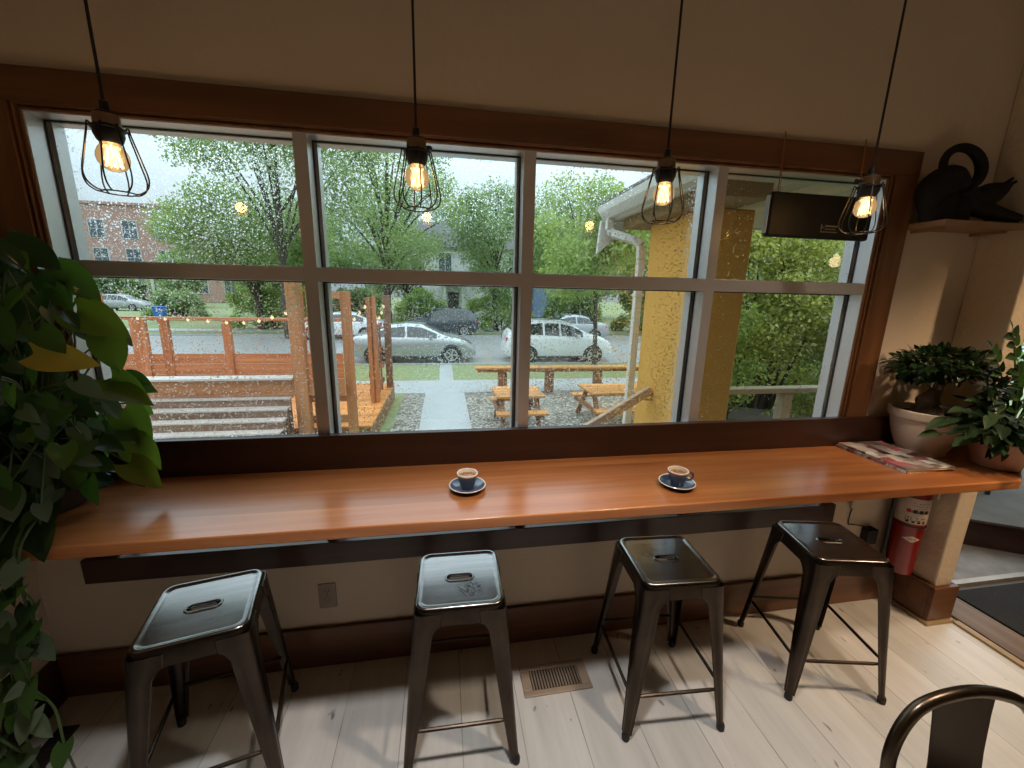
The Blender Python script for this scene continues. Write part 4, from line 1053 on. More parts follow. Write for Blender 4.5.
tree('street_tree', 'dark background tree between the brick building and the pale house', 'tree', -14., 42., 11., 6.0, 5.5, 4.2, 46, 300, .36, LF4, 27, .3, 1.7, group=TG)
tree('street_tree', 'background tree left of the pale house', 'tree', -4., 46., 12., 6.2, 6.0, 4.4, 44, 300, .36, LF4, 28, .3, 1.7, group=TG)
tree('street_tree', 'background tree right of the blue house', 'tree', 16., 44., 12., 7.5, 6.5, 6., 46, 480, .36, LF4, 29, .3, 1.8, group=TG)
tree('street_tree', 'small tree in front of the brick building', 'tree', -33., 58., 6., 4.4, 3.2, 3.0, 20, 380, .38, LF4, 30, .2, 1.3, group=TG)
BG = 'bushes across the street'
bush('garden_bush', 'rounded bush right of the pale house porch across the street', 4.0, 26.9, 3.0, 1.4, 2.9, 15000, .16, LF3, 41, BG)
bush('garden_bush', 'bright green bush between the fence posts and the pale house porch', -1.6, 27.6, 2.3, 1.4, 2.9, 12000, .16, LF3, 42, BG)
bush('garden_bush', 'green bush across the street behind the white far car', -5.6, 28.2, 2.4, 1.5, 2.8, 11000, .17, LF4, 43, BG)
bush('garden_bush', 'long low bush across the street above the left fence rail', -11.2, 28.4, 3.4, 1.6, 2.9, 15000, .17, LF3, 44, BG)
bush('garden_bush', 'green bush across the street behind the silver far sedan', 9.6, 27.6, 3.0, 1.5, 3.0, 13000, .17, LF3, 45, BG)
bush('garden_bush', 'green bush across the street near the porch downspout', 15.2, 28.0, 3.2, 1.5, 3.0, 12000, .17, LF4, 46, BG)
bush('garden_bush', 'low bush beside the far grey minivan', -21., 35.6, 2.8, 1.6, 2.2, 8000, .2, LF4, 47, BG)
bush('garden_bush', 'dark wide hedge along the brick building behind the minivan', -47., 68., 9., 2.5, 5.0, 9000, .5, LF4, 48, BG)
bush('garden_bush', 'spreading bush between the recycling bin and the near fence post', -14.0, 36.5, 4.6, 2.3, 4.4, 14000, .26, LF3, 49, BG)
# close bushes past the porch
HG = 'bushes behind the porch railing'
bush('porch_bush', 'tall yellow green bush filling the right window bay behind the porch railing', 4.1, 3.3, 1.25, 1.0, 4.6, 60000, .055, LF5, 51, HG, ncl=60)
bush('porch_bush', 'leafy dark bush right beside the porch pier', 2.95, 2.65, .62, .6, 3.2, 20000, .055, leafmat('porch_bush_leaf_dark', srgb(110, 134, 70), srgb(186, 194, 112), .5, .5), 52, HG, ncl=40)
bush('porch_bush', 'bush at the far right behind the porch railing post', 5.3, 2.5, 1.1, .8, 4.2, 34000, .055, LF5, 53, HG, ncl=40)
bush('porch_bush', 'tall bush standing behind the other porch bushes', 5.6, 5.2, 1.9, 1.3, 4.9, 16000, .11, LF4, 54, HG, ncl=46)

# ------------------------------------------------------------------ porch: pier, roof, gutter, downspout, railings
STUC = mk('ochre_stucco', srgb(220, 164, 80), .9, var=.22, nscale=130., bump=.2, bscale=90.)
WPNT = mk('white_outdoor_paint', srgb(214, 214, 208), .5, var=.04)
SOFF = wood('beige_soffit_boards', srgb(196, 182, 156), srgb(212, 198, 172), srgb(222, 210, 186), 'y', .6, plank=.14, scale=.3)
pr_ = thing('porch_pier', 'square ochre stucco porch pier outside the window', 'pillar', (1.75, 1.19, G))
MB().box(-.17, .172, -.34, .34, 0, 3.12).build('shaft', STUC, pr_, bevel=.012)
b = MB(); b.box(-.19, .192, -.36, .36, 0, .25); b.build('plinth', STUC, pr_, bevel=.01)
rf = thing('porch_roof', 'porch roof with pale board soffit and white fascia above the ochre pier', 'roof', (1.33, .13, 2.2))
MB().box(.09, 2.0, 0, 1.76, .0, .03).build('soffit', SOFF, rf)
m = MB(); m.box(.06, .09, 0, 1.79, -.015, .13); m.box(.06, 2.0, 1.76, 1.79, -.015, .13); m.build('fascia', WPNT, rf, bevel=.004)
m = MB(); m.add([(.0, -.0, .13), (.0, 1.85, .13), (2.05, 1.85, .48), (2.05, 0, .48), (.0, 0, .15), (.0, 1.85, .15), (2.05, 1.85, .50), (2.05, 0, .50)], [(0, 1, 2, 3), (7, 6, 5, 4), (0, 4, 5, 1), (1, 5, 6, 2), (2, 6, 7, 3), (3, 7, 4, 0)]); m.build('shingles', mk('grey_shingles', srgb(110, 108, 104), .9, var=.25, nscale=20.), rf)
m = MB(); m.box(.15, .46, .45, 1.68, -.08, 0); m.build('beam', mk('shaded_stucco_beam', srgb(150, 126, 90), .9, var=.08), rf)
m = MB(); m.prism([(0, 0), (.30, 0), (.28, -.03), (-.02, -.27)], 1.795, 1.835, M=Matrix(((1, 0, 0, 0), (0, 0, 1, 0), (0, 1, 0, .0), (0, 0, 0, 1)))); m.build('eave_return', WPNT, rf, bevel=.004)
gt = thing('rain_gutter', 'white rain gutter along the left eave of the porch roof', 'gutter', (1.33, .13, 2.2))
m = MB(); prof = [(.058, .10), (.058, .0), (.01, .0), (-.035, .05), (-.045, .10), (-.038, .10), (-.028, .052), (.012, .007), (.051, .007), (.051, .10)]
n = len(prof); vs = [(x, 0., z) for x, z in prof] + [(x, 1.78, z) for x, z in prof]
m.add(vs, [(i, (i + 1) % n, n + (i + 1) % n, n + i) for i in range(n)] + [tuple(range(n)), tuple(range(n, 2 * n))[::-1]]); m.build('trough', WPNT, gt)
ds = thing('downspout', 'white downspout bending down along the ochre pier', 'downspout', (1.36, 1.83, 2.2))
sp = [(0, -.02, .0), (0, -.02, -.09), (.02, -.04, -.12), (.155, -.20, -.19), (.185, -.235, -.23), (.19, -.24, -.34), (.19, -.24, -3.1)]
m = MB()
for a, b_ in zip(sp[:-1], sp[1:]): m.bar(a, b_, .06, .05, (0, 1, 0))
m.build('pipe', WPNT, ds, bevel=.006)
for zz in (-.62, -1.42): MB().box(.155, .225, -.275, -.207, zz, zz + .02).build('strap', WPNT, ds)
RAILW = mk('weathered_rail_paint', srgb(168, 158, 134), .7, var=.12, nscale=14.)
HRW = mk('brown_handrail_wood', srgb(178, 146, 126), .55, var=.12, nscale=20.)
hr = thing('stair_handrail', 'sloping brown stair handrail fixed to the ochre pier', 'handrail', (1.58, 1.27, .86))
m = MB(); m.bar((-.012, 0, .018), (-1.5, 0, -.86), .05, .065); m.build('rail', HRW, hr, bevel=.008)
MB().tube([(0.0, 0, -.06), (-.05, 0, -.06), (-.07, 0, -.03)], .008, 8).build('wall_bracket', HRW, hr, smooth=True)
MB().box(-1.45, -1.40, -.025, .025, -1.86, -.80).build('newel', HRW, hr, bevel=.004)
prl = thing('porch_railing', 'pale weathered porch railing with posts right of the ochre pier', 'railing', (1.925, 1.17, 0))
MB().box(.0, 2.6, -.05, .05, .865, .905).build('top_rail', RAILW, prl, bevel=.004)
MB().box(.0, 2.6, -.02, .02, .08, .12).build('bottom_rail', RAILW, prl, bevel=.004)
for x in (.74, 1.62, 2.5): MB().box(x - .04, x + .04, -.04, .04, 0, .865).build('post', RAILW, prl, bevel=.004)
ground('floor_porch', 1.3, 6.5, .35, 1.6, -.01, mk('grey_deck_boards', srgb(120, 114, 106), .7, var=.2, nscale=6.), 'grey porch floor')
ground('floor_landing', 2.56, 3.75, .03, .35, .008, mk('weathered_grey_landing', srgb(118, 112, 106), .7, var=.25, nscale=9.), 'weathered grey landing outside the door')
struct(MB().box(2.56, 3.75, .0, .032, .0, .022).build('threshold_2', mk('pale_metal_threshold', srgb(160, 148, 136), .4, .5)), 'pale metal door threshold')['kind'] = 'structure'
# raised grey platform with a brown timber front, seen through the doorway
a0 = V(3.388, .32, 0); a1 = V(3.65, .168, 0); dd = (a1 - a0).normalized(); nn_ = V(dd.y, -dd.x, 0)
if nn_.y < 0: nn_ = -nn_
pf = thing('timber_step', 'raised grey step with a dark brown timber front beyond the doorway', 'step', tuple(a0))
q = [(-dd * 1.2), (dd * .36), (dd * 1.6 + nn_ * .75), (dd * 1.6 + nn_ * 2.5), (-dd * 1.2 + nn_ * 2.5)]
MB().prism([(p.x, p.y) for p in q], .185, .20).build('tread', mk('pale_grey_tread', srgb(92, 84, 76), .9, var=.15), pf)
q = [(-dd * 1.2 + nn_ * .015), (dd * .36 + nn_ * .015), (dd * 1.58 + nn_ * .76), (dd * 1.58 + nn_ * 2.4), (-dd * 1.2 + nn_ * 2.4)]
MB().prism([(p.x, p.y) for p in q], 0.0085, .185).build('riser', WOOD_DARK, pf)

o = copy_tree(st1); o['label'] = 'dark metal stool standing on the grey step outside, seen under the counter end'; o['group'] = 'stools outside the door'
o.location = (4.04, .84, .2002); o.rotation_euler = (0, 0, .5)
bush('porch_bush', 'wide bush outside beyond the doorway and the grey step', 8.6, 4.6, 2.6, 1.6, 3.6, 16000, .11, LF4, 55, HG, ncl=46)

# ------------------------------------------------------------------ orange stained deck, fences, posts
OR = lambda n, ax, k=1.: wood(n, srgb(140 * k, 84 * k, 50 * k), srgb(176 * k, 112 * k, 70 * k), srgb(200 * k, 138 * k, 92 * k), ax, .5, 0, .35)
ORX, ORY, ORZ = OR('orange_stained_wood_x', 'x'), OR('orange_stained_wood_y', 'y'), OR('orange_stained_wood_z', 'z')
DECKW = wood('orange_deck_boards', srgb(172, 100, 48), srgb(206, 130, 66), srgb(226, 156, 90), 'x', .35, 0, .35, plank=.14)
BRX = wood('brown_weathered_slats', srgb(98, 70, 54), srgb(126, 94, 74), srgb(150, 116, 94), 'x', .45, 0, .35)
dk = thing('wooden_deck', 'orange stained wooden patio deck left of the path', 'deck', (-1.2, 5.1, G))
MB().box(-10.5, 0, 0, 3.3, .36, .40).build('deck_boards', DECKW, dk, bevel=.003)
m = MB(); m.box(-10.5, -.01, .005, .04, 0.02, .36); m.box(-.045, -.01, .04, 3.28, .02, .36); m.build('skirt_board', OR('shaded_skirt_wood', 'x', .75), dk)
DT = -.6
nf = thing('board_fence', 'near orange fence with one wide board between tall posts before the deck', 'fence', (-1.46, 4.72, G))
for x in (-.62, -2.9, -5.2): MB().box(x - .095, x + .095, -.07, .07, 0, 2.75 if x == -.62 else 1.3).build('post', ORZ, nf, bevel=.006)
MB().box(-.5, -.42, .08, .14, 0, 2.6).build('inner_post', ORZ, nf, bevel=.006)
MB().box(-7.2, -.02, -.03, .01, 1.04, 1.29).build('top_board', ORX, nf, bevel=.004)
MB().box(-7.2, -.72, -.11, .12, 1.292, 1.325).build('cap_rail', mk('wet_sky_sheen_cap', srgb(196, 186, 180), .25, var=.1), nf, bevel=.004)  # pale grey holds the sky's reflection on the wet cap
sh = thing('timber_steps', 'tiered brown timber steps with sky-sheen coloured wet treads below the near fence board', 'steps', (-1.46, 4.72, G))
WET_SHEEN = mk('wet_sky_sheen_plank', srgb(186, 172, 164), .3, var=.15)  # sky reflected on the wet treads is put into this pale colour
for k in range(8):
    y0 = -.14 - .165 * (7 - k)
    MB().box(-7.2, -.76, y0, y0 + .172, .17 + k * .12, .195 + k * .12).build('tread', WET_SHEEN, sh, bevel=.004)
    MB().box(-7.2, -.76, y0 + .02, y0 + .05, 0, .17 + k * .12).build('riser', BRX, sh)
ff = thing('deck_railing', 'far orange deck railing with open gaps above wide lower boards', 'fence', (-1.46, 8.45, G))
MB().box(-8.5, -.9, -.05, .07, 1.86, 1.93).build('top_rail', ORX, ff, bevel=.005)
for x, w, h in ((-1.45, .09, 1.9), (-3.32, .08, 1.9), (-4.55, .08, 1.9), (-5.05, .14, 1.9), (-5.75, .10, 2.4), (-7.4, .08, 1.9)): MB().box(x - w, x + w, -.06, .06, 0, h).build('post', ORZ, ff, bevel=.006)
for k in range(3): MB().box(-8.5, -.9, -.02, .02, 1.13 - .235 * (k + 1), 1.13 - .235 * k - .01).build('lower_board', ORX, ff, bevel=.004)
pA = thing('pergola_frame', 'orange pergola frame of two tall posts joined by a beam at the deck edge', 'pergola', (-1.43, 4.85, G))
MB().box(-.06, .07, -.06, .06, 0, 2.56).build('post', ORZ, pA, bevel=.006)
MB().box(-1.0, -.9, 2.0, 2.1, .4, 2.56).build('post', ORZ, pA, bevel=.006)
m = MB(); m.bar((0, -.05, 2.50), (-.95, 2.1, 2.50), .05, .11); m.build('beam', ORX, pA, bevel=.004)
m = MB(); m.bar((-.06, -.0, .62), (-.75, 0, .62), .04, .12); m.bar((-.06, 0, .95), (-.6, 0, .95), .04, .10); m.build('low_rail', ORX, pA, bevel=.004)
pB = thing('deck_post', 'pair of tall bright orange boards standing mid deck edge', 'post', (-1.36, 6.62, DT), group='posts at the deck edge')
MB().box(-.09, -.015, -.05, .05, 0, 2.05).build('board', ORZ, pB, bevel=.005); MB().box(.015, .08, -.045, .06, 0, 2.08).build('board', ORZ, pB, bevel=.005)
MB().box(-.015, .015, -.04, .04, 0, 2.0).build('spacer', OR('spacer_wood', 'z', .7), pB)
pC = thing('deck_post', 'brown tall post at the far end of the deck edge', 'post', (-1.25, 7.95, DT), group='posts at the deck edge')
MB().box(-.07, .07, -.07, .07, 0, 2.06).build('shaft', BRX, pC, bevel=.006); MB().box(-.08, .08, -.08, .08, 2.06, 2.085).build('cap', BRX, pC, bevel=.004)
sd = thing('side_railing', 'slanted orange railing running along the deck edge between the tall posts', 'fence', (-1.36, 4.95, DT))
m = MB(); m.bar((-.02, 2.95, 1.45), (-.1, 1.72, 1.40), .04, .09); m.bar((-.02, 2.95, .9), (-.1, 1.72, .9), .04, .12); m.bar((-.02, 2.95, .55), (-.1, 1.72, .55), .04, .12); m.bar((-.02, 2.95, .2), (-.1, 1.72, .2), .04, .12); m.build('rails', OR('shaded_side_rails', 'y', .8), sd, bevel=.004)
for x in range(5): MB().box(-.10 + .016 * x - .02, -.10 + .016 * x + .02, 1.78 + x * .24, 1.82 + x * .24, 0, 1.42).build('baluster', BRX, sd, bevel=.003)
sl_ = thing('string_lights', 'string of warm bulbs looped between the deck posts', 'string lights', (-1.4, 4.8, 1.2))
pts = smoothpts([(-.02, .08, .22), (-.15, 1.0, -.10), (-.02, 1.75, .12), (.06, 2.4, -.16), (.12, 3.08, .12)], 6)
m = MB(); m.tube(pts, .006, 5); p2 = smoothpts([(-.72, .0, .10), (-2.2, 1.8, -.22), (-4.2, 3.4, -.28), (-6.2, 3.6, -.28)], 7); m.tube([(-.02, .08, .22)] + p2, .006, 5); m.build('wire', BLACK_MET, sl_)
SB = emit('string_bulb_glow', (1., .76, .42), 1.5)
for q in pts[1::2] + p2[1::2]:
    MB().lathe([(.0, -.06), (.022, -.045), (.028, -.02), (.016, .0), (.01, .01)], tuple(q), 10, cap=False).build('bulb', SB, sl_, smooth=True)

# ------------------------------------------------------------------ picnic tables and the bar rail
PIC = wood('picnic_wood_x', srgb(176, 110, 54), srgb(206, 140, 74), srgb(222, 164, 100), 'x', .42, 0, .4, plank=.12)
PICD = OR('picnic_leg_wood', 'z', .8)
def picnic(name, label, x, y, w, d, hgt, rz=0, bench_gap=.34):
    t = thing(name, label, 'picnic table', (x, y, G), rz, 'picnic tables on the gravel')
    for k in range(4): MB().box(-w / 2, w / 2, -d / 2 + d * k / 4 + .006, -d / 2 + d * (k + 1) / 4 - .006, hgt - .045, hgt).build('top_board', PIC, t, bevel=.005)
    by_ = d / 2 + bench_gap
    for s in (-1, 1):
        MB().box(-w / 2 - .02, w / 2 + .02, s * by_ - .12, s * by_ + .12, hgt * .56, hgt * .56 + .045).build('bench', PIC, t, bevel=.005)
    for sx in (-1, 1):
        xx = sx * (w / 2 - .12)
        for s in (-1, 1): MB().bar((xx, s * (by_ + .02), .0), (xx, s * d * .22, hgt - .05), .045, .09, (1, 0, 0)).build('leg', PICD, t, bevel=.004)
        MB().box(xx - .025 + sx * .046, xx + .02 + sx * .046, -by_ - .1, by_ + .1, hgt * .56 - .09, hgt * .56).build('crossbeam', PICD, t, bevel=.004)
    return t
picnic('picnic_table', 'small orange picnic table nearest the path, seen end on', 1.40, 6.03, .92, .86, .72, 0, .12)
picnic('picnic_table', 'orange picnic table beside the porch pier and handrail', 3.50, 6.14, 1.36, .86, .72, math.radians(1), .24)
br = thing('bar_rail', 'long orange bar rail on posts between the gravel and the sidewalk', 'bar rail', (1.5, 8.75, G))
MB().box(-.72, 4.4, -.17, .17, .66, .71).build('top_board', PIC, br, bevel=.006)
MB().box(-.66, 4.3, -.1, -.06, .58, .66).build('apron', ORX, br, bevel=.004)
for x in (-.05, 1.22, 2.58, 4.1):
    MB().box(x - .07, x + .07, -.06, .08, -.02, .66).build('post', PICD, br, bevel=.005)
    MB().box(x + .09, x + .17, -.02, .06, -.02, .66).build('post', PICD, br, bevel=.005)

# ------------------------------------------------------------------ cars
TYRE = mk('tyre_rubber', (.02, .02, .021), .8); RIM = mk('alloy_rim', (.55, .55, .56), .35, .9); DARKP = mk('dark_car_plastic', (.025, .025, .027), .6)
CGL = mk('car_window_glass', (.02, .024, .026), .06, 0., .05, spec=.8); LAMPW = mk('headlamp_lens', (.7, .72, .74), .1); LAMPR = mk('tail_lamp_red', (.55, .02, .02), .2); PLATE = mk('plate_white', (.7, .7, .7), .5)
KINDS_ = {
 'sedan': dict(L=4.6, H=1.47, zt=[(0, .62), (.04, .9), (.25, 1.02), (.75, 1.08), (1.45, 1.40), (2.05, 1.47), (2.6, 1.43), (3.45, 1.03), (4.0, .92), (4.4, .76), (4.6, .52)], belt=[(0, .62), (.05, .84), (.4, .95), (2, .94), (3.4, .92), (4.0, .84), (4.4, .72), (4.6, .5)], gh=(1.0, 3.2), wheels=(.95, 3.68), ws=(2.72, 3.4), rw=(.8, 1.42), pil=(2.05,)),
 'crossover': dict(L=4.33, H=1.64, zt=[(0, .68), (.04, 1.05), (.18, 1.22), (.62, 1.56), (1.3, 1.64), (2.1, 1.63), (2.6, 1.52), (3.3, 1.11), (3.85, 1.0), (4.15, .84), (4.33, .55)], belt=[(0, .68), (.06, .98), (.6, 1.06), (2, 1.0), (3.3, .97), (3.85, .9), (4.15, .78), (4.33, .52)], gh=(.6, 3.05), wheels=(.82, 3.43), ws=(2.66, 3.25), rw=(.2, .58), pil=(1.45, 2.1)),
 'wagon': dict(L=4.6, H=1.66, zt=[(0, .7), (.04, 1.1), (.2, 1.36), (.55, 1.6), (1.4, 1.67), (2.3, 1.65), (2.85, 1.52), (3.55, 1.10), (4.1, 1.0), (4.45, .84), (4.6, .55)], belt=[(0, .7), (.06, 1.0), (.6, 1.05), (2.4, .99), (3.5, .96), (4.1, .9), (4.45, .78), (4.6, .52)], gh=(.5, 3.3), wheels=(.9, 3.65), ws=(2.92, 3.5), rw=(.2, .52), pil=(1.4, 2.3)),
}
def itp(tab, x):
    for (a, b), (c, d) in zip(tab[:-1], tab[1:]):
        if x <= c: return b + (d - b) * max(0, (x - a)) / (c - a)
    return tab[-1][1]
def car(label, kind, paint, x, y, flip, z=None, group='cars in the street'):
    """x,y = centre of the footprint; nose to +x unless flip"""
    k = KINDS_[kind]; Lc = k['L']
    t = thing('parked_car', label, 'car', (x, y, (G - .03) if z is None else z), PI if flip else 0., group)
    xs_ = [0, .03, .1, .2, .4, .62, .8, 1.0, 1.2, 1.45, 1.75, 2.05, 2.35, 2.6, 2.85, 3.1, 3.3, 3.5, 3.7, 3.9, 4.05, 4.2, Lc - .12, Lc - .05, Lc]
    xs_ = sorted(set(a for a in xs_ if a <= Lc))
    def sec(xx):
        zt = itp(k['zt'], xx); bt = min(itp(k['belt'], xx), zt - .01)
        w = .89 * (1 - .17 * max(0, (.5 - xx) / .5) ** 2 - .22 * max(0, (xx - Lc + .8) / .8) ** 2)
        zb = .20 + .14 * max(0, (.35 - xx) / .35) + .06 * max(0, (xx - Lc + .4) / .4)
        zb = min(zb, bt - .1)
        tt = min(1, max(0, (zt - bt) / .48)); wr = w * .93 * (1 - tt) + .60 * tt
        return [(0, zb), (w * .9, zb), (w * .985, zb + .12), (w, (zb + bt) * .5 + .02), (w * .985, bt - .06), (w * .955, bt), (wr + .015, zt - .07 * tt - .012), (wr - .05, zt - .006), (wr * .5, zt + .012), (0, zt + .016)]
    m = MB(); half = [[(xx - Lc / 2, yy, zz) for yy, zz in sec(xx)] for xx in xs_]; nsec = len(half[0])
    rows = [[(a, -b, c) for a, b, c in h] + [(a, b, c) for a, b, c in reversed(h[1:-1])] for h in half]; R = len(rows[0])
    v = [p for r in rows for p in r]
    f = [(i * R + j, i * R + (j + 1) % R, (i + 1) * R + (j + 1) % R, (i + 1) * R + j) for i in range(len(rows) - 1) for j in range(R)]
    f += [tuple(range(R)), tuple(range((len(rows) - 1) * R, len(rows) * R))[::-1]]
    m.add(v, f); m.build('body', paint, t, smooth=True)
    def side(xx, s, off=.012):
        q = sec(xx); (w0, z0), (w1, z1) = q[5], q[6]
        return (xx - Lc / 2, (w0 + (w1 - w0) * s) + off, z0 + (z1 - z0) * s)
    g0, g1 = k['gh']; cuts = [g0] + list(k['pil']) + [g1]
    for sgn in (-1, 1):
        for a, b_ in zip(cuts[:-1], cuts[1:]):
            mm = MB(); nn = 8; vs = []
            for i in range(nn + 1):
                xx = a + .04 + (b_ - a - .08) * i / nn
                hh = itp(k['zt'], xx) - itp(k['belt'], xx); lo = .1; hi = .93 if hh > .2 else .3
                for s in (lo, hi):
                    p = side(xx, s); vs.append((p[0], sgn * p[1], p[2]))
            mm.add(vs, [(2 * i, 2 * i + 2, 2 * i + 3, 2 * i + 1) for i in range(nn)]); mm.build('side_window', CGL, t, smooth=True)
    for nm, (a, b_) in (('windscreen', k['ws']), ('rear_window', k['rw'])):
        mm = MB(); vs = []; nn = 6
        for i in range(nn + 1):
            xx = a + (b_ - a) * i / nn; q = sec(xx)
            for (yy, zz) in ((-q[7][0] + .03, q[7][1]), (-q[8][0], q[8][1]), (0, q[9][1]), (q[8][0], q[8][1]), (q[7][0] - .03, q[7][1])): vs.append((xx - Lc / 2, yy, zz + .014))
        mm.add(vs, [(5 * i + j, 5 * i + j + 1, 5 * i + j + 6, 5 * i + j + 5) for i in range(nn) for j in range(4)]); mm.build(nm, CGL, t, smooth=True)
    for wx in k['wheels']:
        for sgn in (-1, 1):
            MM = Matrix.Translation((wx - Lc / 2, sgn * .80, .325)) @ Matrix.Rotation(-sgn * PI / 2, 4, 'X')
            MB().lathe([(.39, -.1), (.395, .082), (.36, .094), (.0, .094)], n=24, M=MM, cap=False).build('wheel_arch', DARKP, t, smooth=True)
            wo_ = MB().lathe([(.22, -.08), (.31, -.08), (.325, -.05), (.325, .08), (.31, .105), (.235, .112), (.225, .10)], n=26, M=MM, cap=False).build('wheel', TYRE, t, smooth=True)
            r = MB(); r.lathe([(.0, .10), (.05, .108), (.055, .10)], n=14, M=MM, cap=False); r.lathe([(.19, .104), (.23, .112), (.235, .10)], n=26, M=MM, cap=False)
            for s in range(5):
                a = 2 * PI * s / 5; r.bar(MM @ V(.04 * math.cos(a), .04 * math.sin(a), .102), MM @ V(.205 * math.cos(a), .205 * math.sin(a), .106), .055, .012, MM.to_3x3() @ V(0, 0, 1))
            r.build('rim', RIM, wo_, smooth=True)
    zl = itp(k['belt'], Lc - .35) - .07; zr = itp(k['belt'], .12) - .1
    for sgn in (-1, 1):
        MB().bar((Lc / 2 - .42, sgn * .735, zl - .03), (Lc / 2 - .12, sgn * .62, zl - .08), .05, .12).build('headlamp', LAMPW, t, bevel=.01)
        MB().bar((-Lc / 2 + .0, sgn * .66, zr), (-Lc / 2 + .26, sgn * .835, zr + .03), .05, .14).build('tail_lamp', LAMPR, t, bevel=.01)
        p = side(k['gh'][1] - .25, .05); MB().box(p[0] - .06, p[0] + .06, sgn * (p[1] + .0) - .0, sgn * (p[1] + .16), p[2] + .0, p[2] + .11).build('wing_mirror', paint, t, bevel=.02)
    m = MB()
    for sgn in (-1, 1): m.box(-Lc / 2 + 1.2, Lc / 2 - 1.2, sgn * .84 - .03, sgn * .84 + .03, .2, .27)
    m.box(Lc / 2 - .06, Lc / 2 + .005, -.5, .5, .34, .5); m.build('sill_trim', DARKP, t)
    MB().box(-Lc / 2 - .012, -Lc / 2 + .02, -.26, .26, .62, .74).build('plate', PLATE, t)
    if kind != 'sedan':
        m = MB()
        for sgn in (-1, 1): m.bar((1.0 - Lc / 2, sgn * .56, k['H'] + .03), (2.3 - Lc / 2, sgn * .56, k['H'] + .03), .03, .03)
        m.build('roof_rail', DARKP, t)
    return t
P_SIL = mk('silver_car_paint', (.42, .44, .45), .25, .55, .03, coat=.6); P_WHI = mk('white_car_paint', (.74, .75, .76), .3, 0., .02, coat=.6)
P_DRK = mk('dark_grey_car_paint', (.045, .055, .065), .25, .3, .05, coat=.6); P_GRY = mk('grey_car_paint', (.36, .38, .40), .3, .4, .03, coat=.5)
car('silver sedan parked at the near curb beyond the deck posts', 'sedan', P_SIL, -1.12, 14.45, False)
car('white crossover parked at the near curb behind the small street tree', 'crossover', P_WHI, 4.50, 14.4, False)
car('dark grey crossover parked across the street above the silver sedan', 'wagon', P_DRK, -.2, 24.15 - .0, True)
car('silver sedan parked across the street behind the white crossover', 'sedan', P_GRY, 7.4, 22.1, True)
car('white car parked across the street behind the orange deck posts', 'sedan', P_WHI, -5.5, 22.1, True)
car('grey minivan far off in front of the brick building', 'wagon', P_GRY, -33.6, 48.5, False, G)

# ------------------------------------------------------------------ buildings
BRK = brickmat('red_brick', srgb(150, 104, 92), srgb(172, 124, 110), srgb(186, 166, 154), 2.2)
BTR = mk('pale_stone_trim', srgb(190, 186, 180), .8); DKGL = mk('building_window_glass', srgb(70, 84, 92), .1, spec=.8)
bb = thing('brick_building', 'flat roofed red brick building at the far left behind the trees', 'building', (-50., 78., G))
MB().box(-26., 16., 0., 14., 0, 15.2).build('wall', BRK, bb)
MB().box(-26.2, 16.2, -.25, 14.2, 15.2, 15.6).build('parapet', BRK, bb)
for row, z in enumerate((1.4, 5.6, 10.)):
    for k in range(9):
        x = -24 + k * 4.7
        wf = MB().box(x - 1.15, x + 1.15, -.12, .0, z, z + 2.9).build('window_frame', BTR, bb)
        pm = MB(); pm.box(x - 1., x - .06, -.15, -.11, z + .12, z + 1.4); pm.box(x + .06, x + 1., -.15, -.11, z + .12, z + 1.4); pm.box(x - 1., x - .06, -.15, -.11, z + 1.5, z + 2.78); pm.box(x + .06, x + 1., -.15, -.11, z + 1.5, z + 2.78); pm.build('pane', DKGL, wf)
SID = mk('pale_siding', srgb(206, 208, 206), .7, var=.04, nscale=1., stretch=(.2, .2, 40)); DRKROOF = mk('dark_roof_shingle', srgb(92, 92, 94), .9, var=.2)
def house(name, label, x, y, w, d, h, rh, wallm, wins, porch=None):
    t = thing(name, label, 'house', (x, y, G))
    MB().box(-w / 2, w / 2, 0, d, 0, h).build('wall', wallm, t)
    m = MB(); o = .4; m.add([(-w / 2 - o, -o, h - .1), (w / 2 + o, -o, h - .1), (w / 2 + o, d + o, h - .1), (-w / 2 - o, d + o, h - .1), (-w / 2 - o, d / 2, h + rh), (w / 2 + o, d / 2, h + rh)], [(0, 1, 5, 4), (2, 3, 4, 5), (0, 4, 3), (1, 2, 5), (0, 3, 2, 1)]); m.build('roof', DRKROOF, t)
    for (wx, wz, ww, wh) in wins:
        f_ = MB().box(wx - ww / 2 - .1, wx + ww / 2 + .1, -.08, 0, wz - .1, wz + wh + .1).build('window_frame', WPNT, t)
        p = MB(); p.box(wx - ww / 2, wx - .03, -.1, -.075, wz, wz + wh); p.box(wx + .03, wx + ww / 2, -.1, -.075, wz, wz + wh); p.build('pane', DKGL, f_)
    if porch:
        x0, x1, hz = porch
        MB().box(x0 - .3, x1 + .3, -2.2, 0, hz, hz + .25).build('porch_roof', DRKROOF, t)
        for xx in (x0, x1): MB().box(xx - .12, xx + .12, -2.05, -1.8, 0, hz).build('porch_post', WPNT, t)
        MB().box((x0 + x1) / 2 - .5, (x0 + x1) / 2 + .5, -.06, 0, .5, 2.6).build('front_door', mk('dark_front_door', srgb(52, 46, 44), .5), t)
    return t
house('pale_house', 'pale two storey house with a small porch behind the bushes across the street', 2.6, 37., 9., 8., 6.6, 2.6, SID, [(1.1, 4.4, 1.1, 1.6), (-2.4, 4.4, 1.1, 1.6), (2.6, 1.2, 1.3, 1.5)], (-2.5, -.9, 3.2))
house('blue_house', 'blue sided house between the trees above the small street tree', 11.2, 38., 5., 8., 6.4, 1.5, mk('blue_siding', srgb(112, 134, 172), .7, var=.06, stretch=(.2, .2, 30)), [(1.2, 1.5, 1.1, 1.4)])
bn = thing('recycling_bin', 'blue recycling bin beyond the left fence rail', 'bin', (-20.0, 31.5, G), .2)
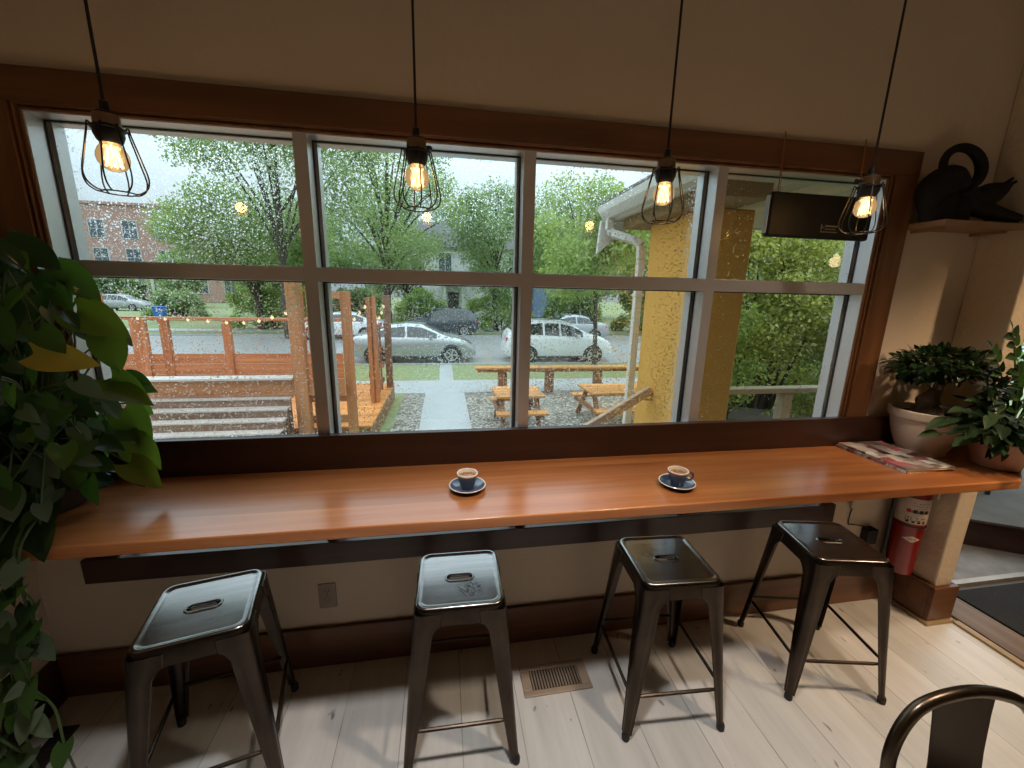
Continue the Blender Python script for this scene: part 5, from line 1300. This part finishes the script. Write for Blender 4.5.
BLUE = mk('blue_bin_plastic', srgb(30, 110, 190), .45)
m = MB(); m.prism(rrect(.62, .66, .06), .0, .01); MB().add([(sx * (.26 + .06 * k), sy * (.28 + .06 * k), .08 + 1. * k) for k in (0, 1) for sx, sy in ((-1, -1), (1, -1), (1, 1), (-1, 1))], [(0, 3, 2, 1), (4, 5, 6, 7), (0, 1, 5, 4), (1, 2, 6, 5), (2, 3, 7, 6), (3, 0, 4, 7)]).build('tub', BLUE, bn, bevel=.03)
MB().box(-.35, .35, -.38, .36, 1.08, 1.17).build('lid', BLUE, bn, bevel=.03)
for s in (-1, 1): MB().lathe([(.11, -.03), (.11, .03)], (s * .26, .3, .11), 16, M=Matrix.Rotation(PI / 2, 4, 'Y')).build('wheel', TYRE, bn)
po = thing('utility_pole', 'pale slim pole in front of the brick building beside the minivan', 'pole', (-34.5, 55., G))
MB().lathe([(.16, 0), (.13, 5.)], n=10).build('shaft', BTR, po, smooth=True); MB().lathe([(.2, 0), (.2, .2)], n=10).build('base', BTR, po)

# ------------------------------------------------------------------ lights
def lights():
    spot('ceiling_downlight', (.05, -1.08, 2.95), (.05, -1.05, 0), DOWN_W, 66, (1., .96, .92))
    spot('ceiling_downlight', (1.35, -1.08, 2.95), (1.35, -1.0, 0), DOWN_W * .8, 90, (1., .80, .60))
    spot('ceiling_downlight', (2.9, -1.5, 2.95), (2.9, -1.4, 0), DOWN_W * .5, 80, (1., .74, .5))
    # room lamp mirrored in the window; an added spot lights the return wall end
    rl = thing('globe_pendant', 'warm globe lamp hanging in the room right of the camera', 'pendant lamp', (3.28, -1.39, 1.9))
    MB().lathe([(.0, -.045), (.022, -.041), (.041, -.02), (.045, 0), (.041, .022), (.022, .041), (.012, .065)], n=24, cap=False).build('globe', emit('globe_glow', (1., .72, .4), 9.), rl, smooth=True)
    MB().tube([(0, 0, .06), (0, 0, ZC - 1.9)], .004, 8).build('cord', CORD, rl)
    spot('return_wall_fill_spot', (3.35, -1.55, 2.85), (2.55, -.2, .85), RETURN_FILL_W, 46, (1., .68, .40), .1, .8)  # added unseen spot standing in for the globe's light on the return wall
    spot('rear_fill_spot', (2.5, -3.2, 2.98), (2.5, -3.0, 0), REAR_FILL_W, 90, (1., .78, .55), .05)  # added unseen fill without a fixture, warms and brightens the walls
lights()
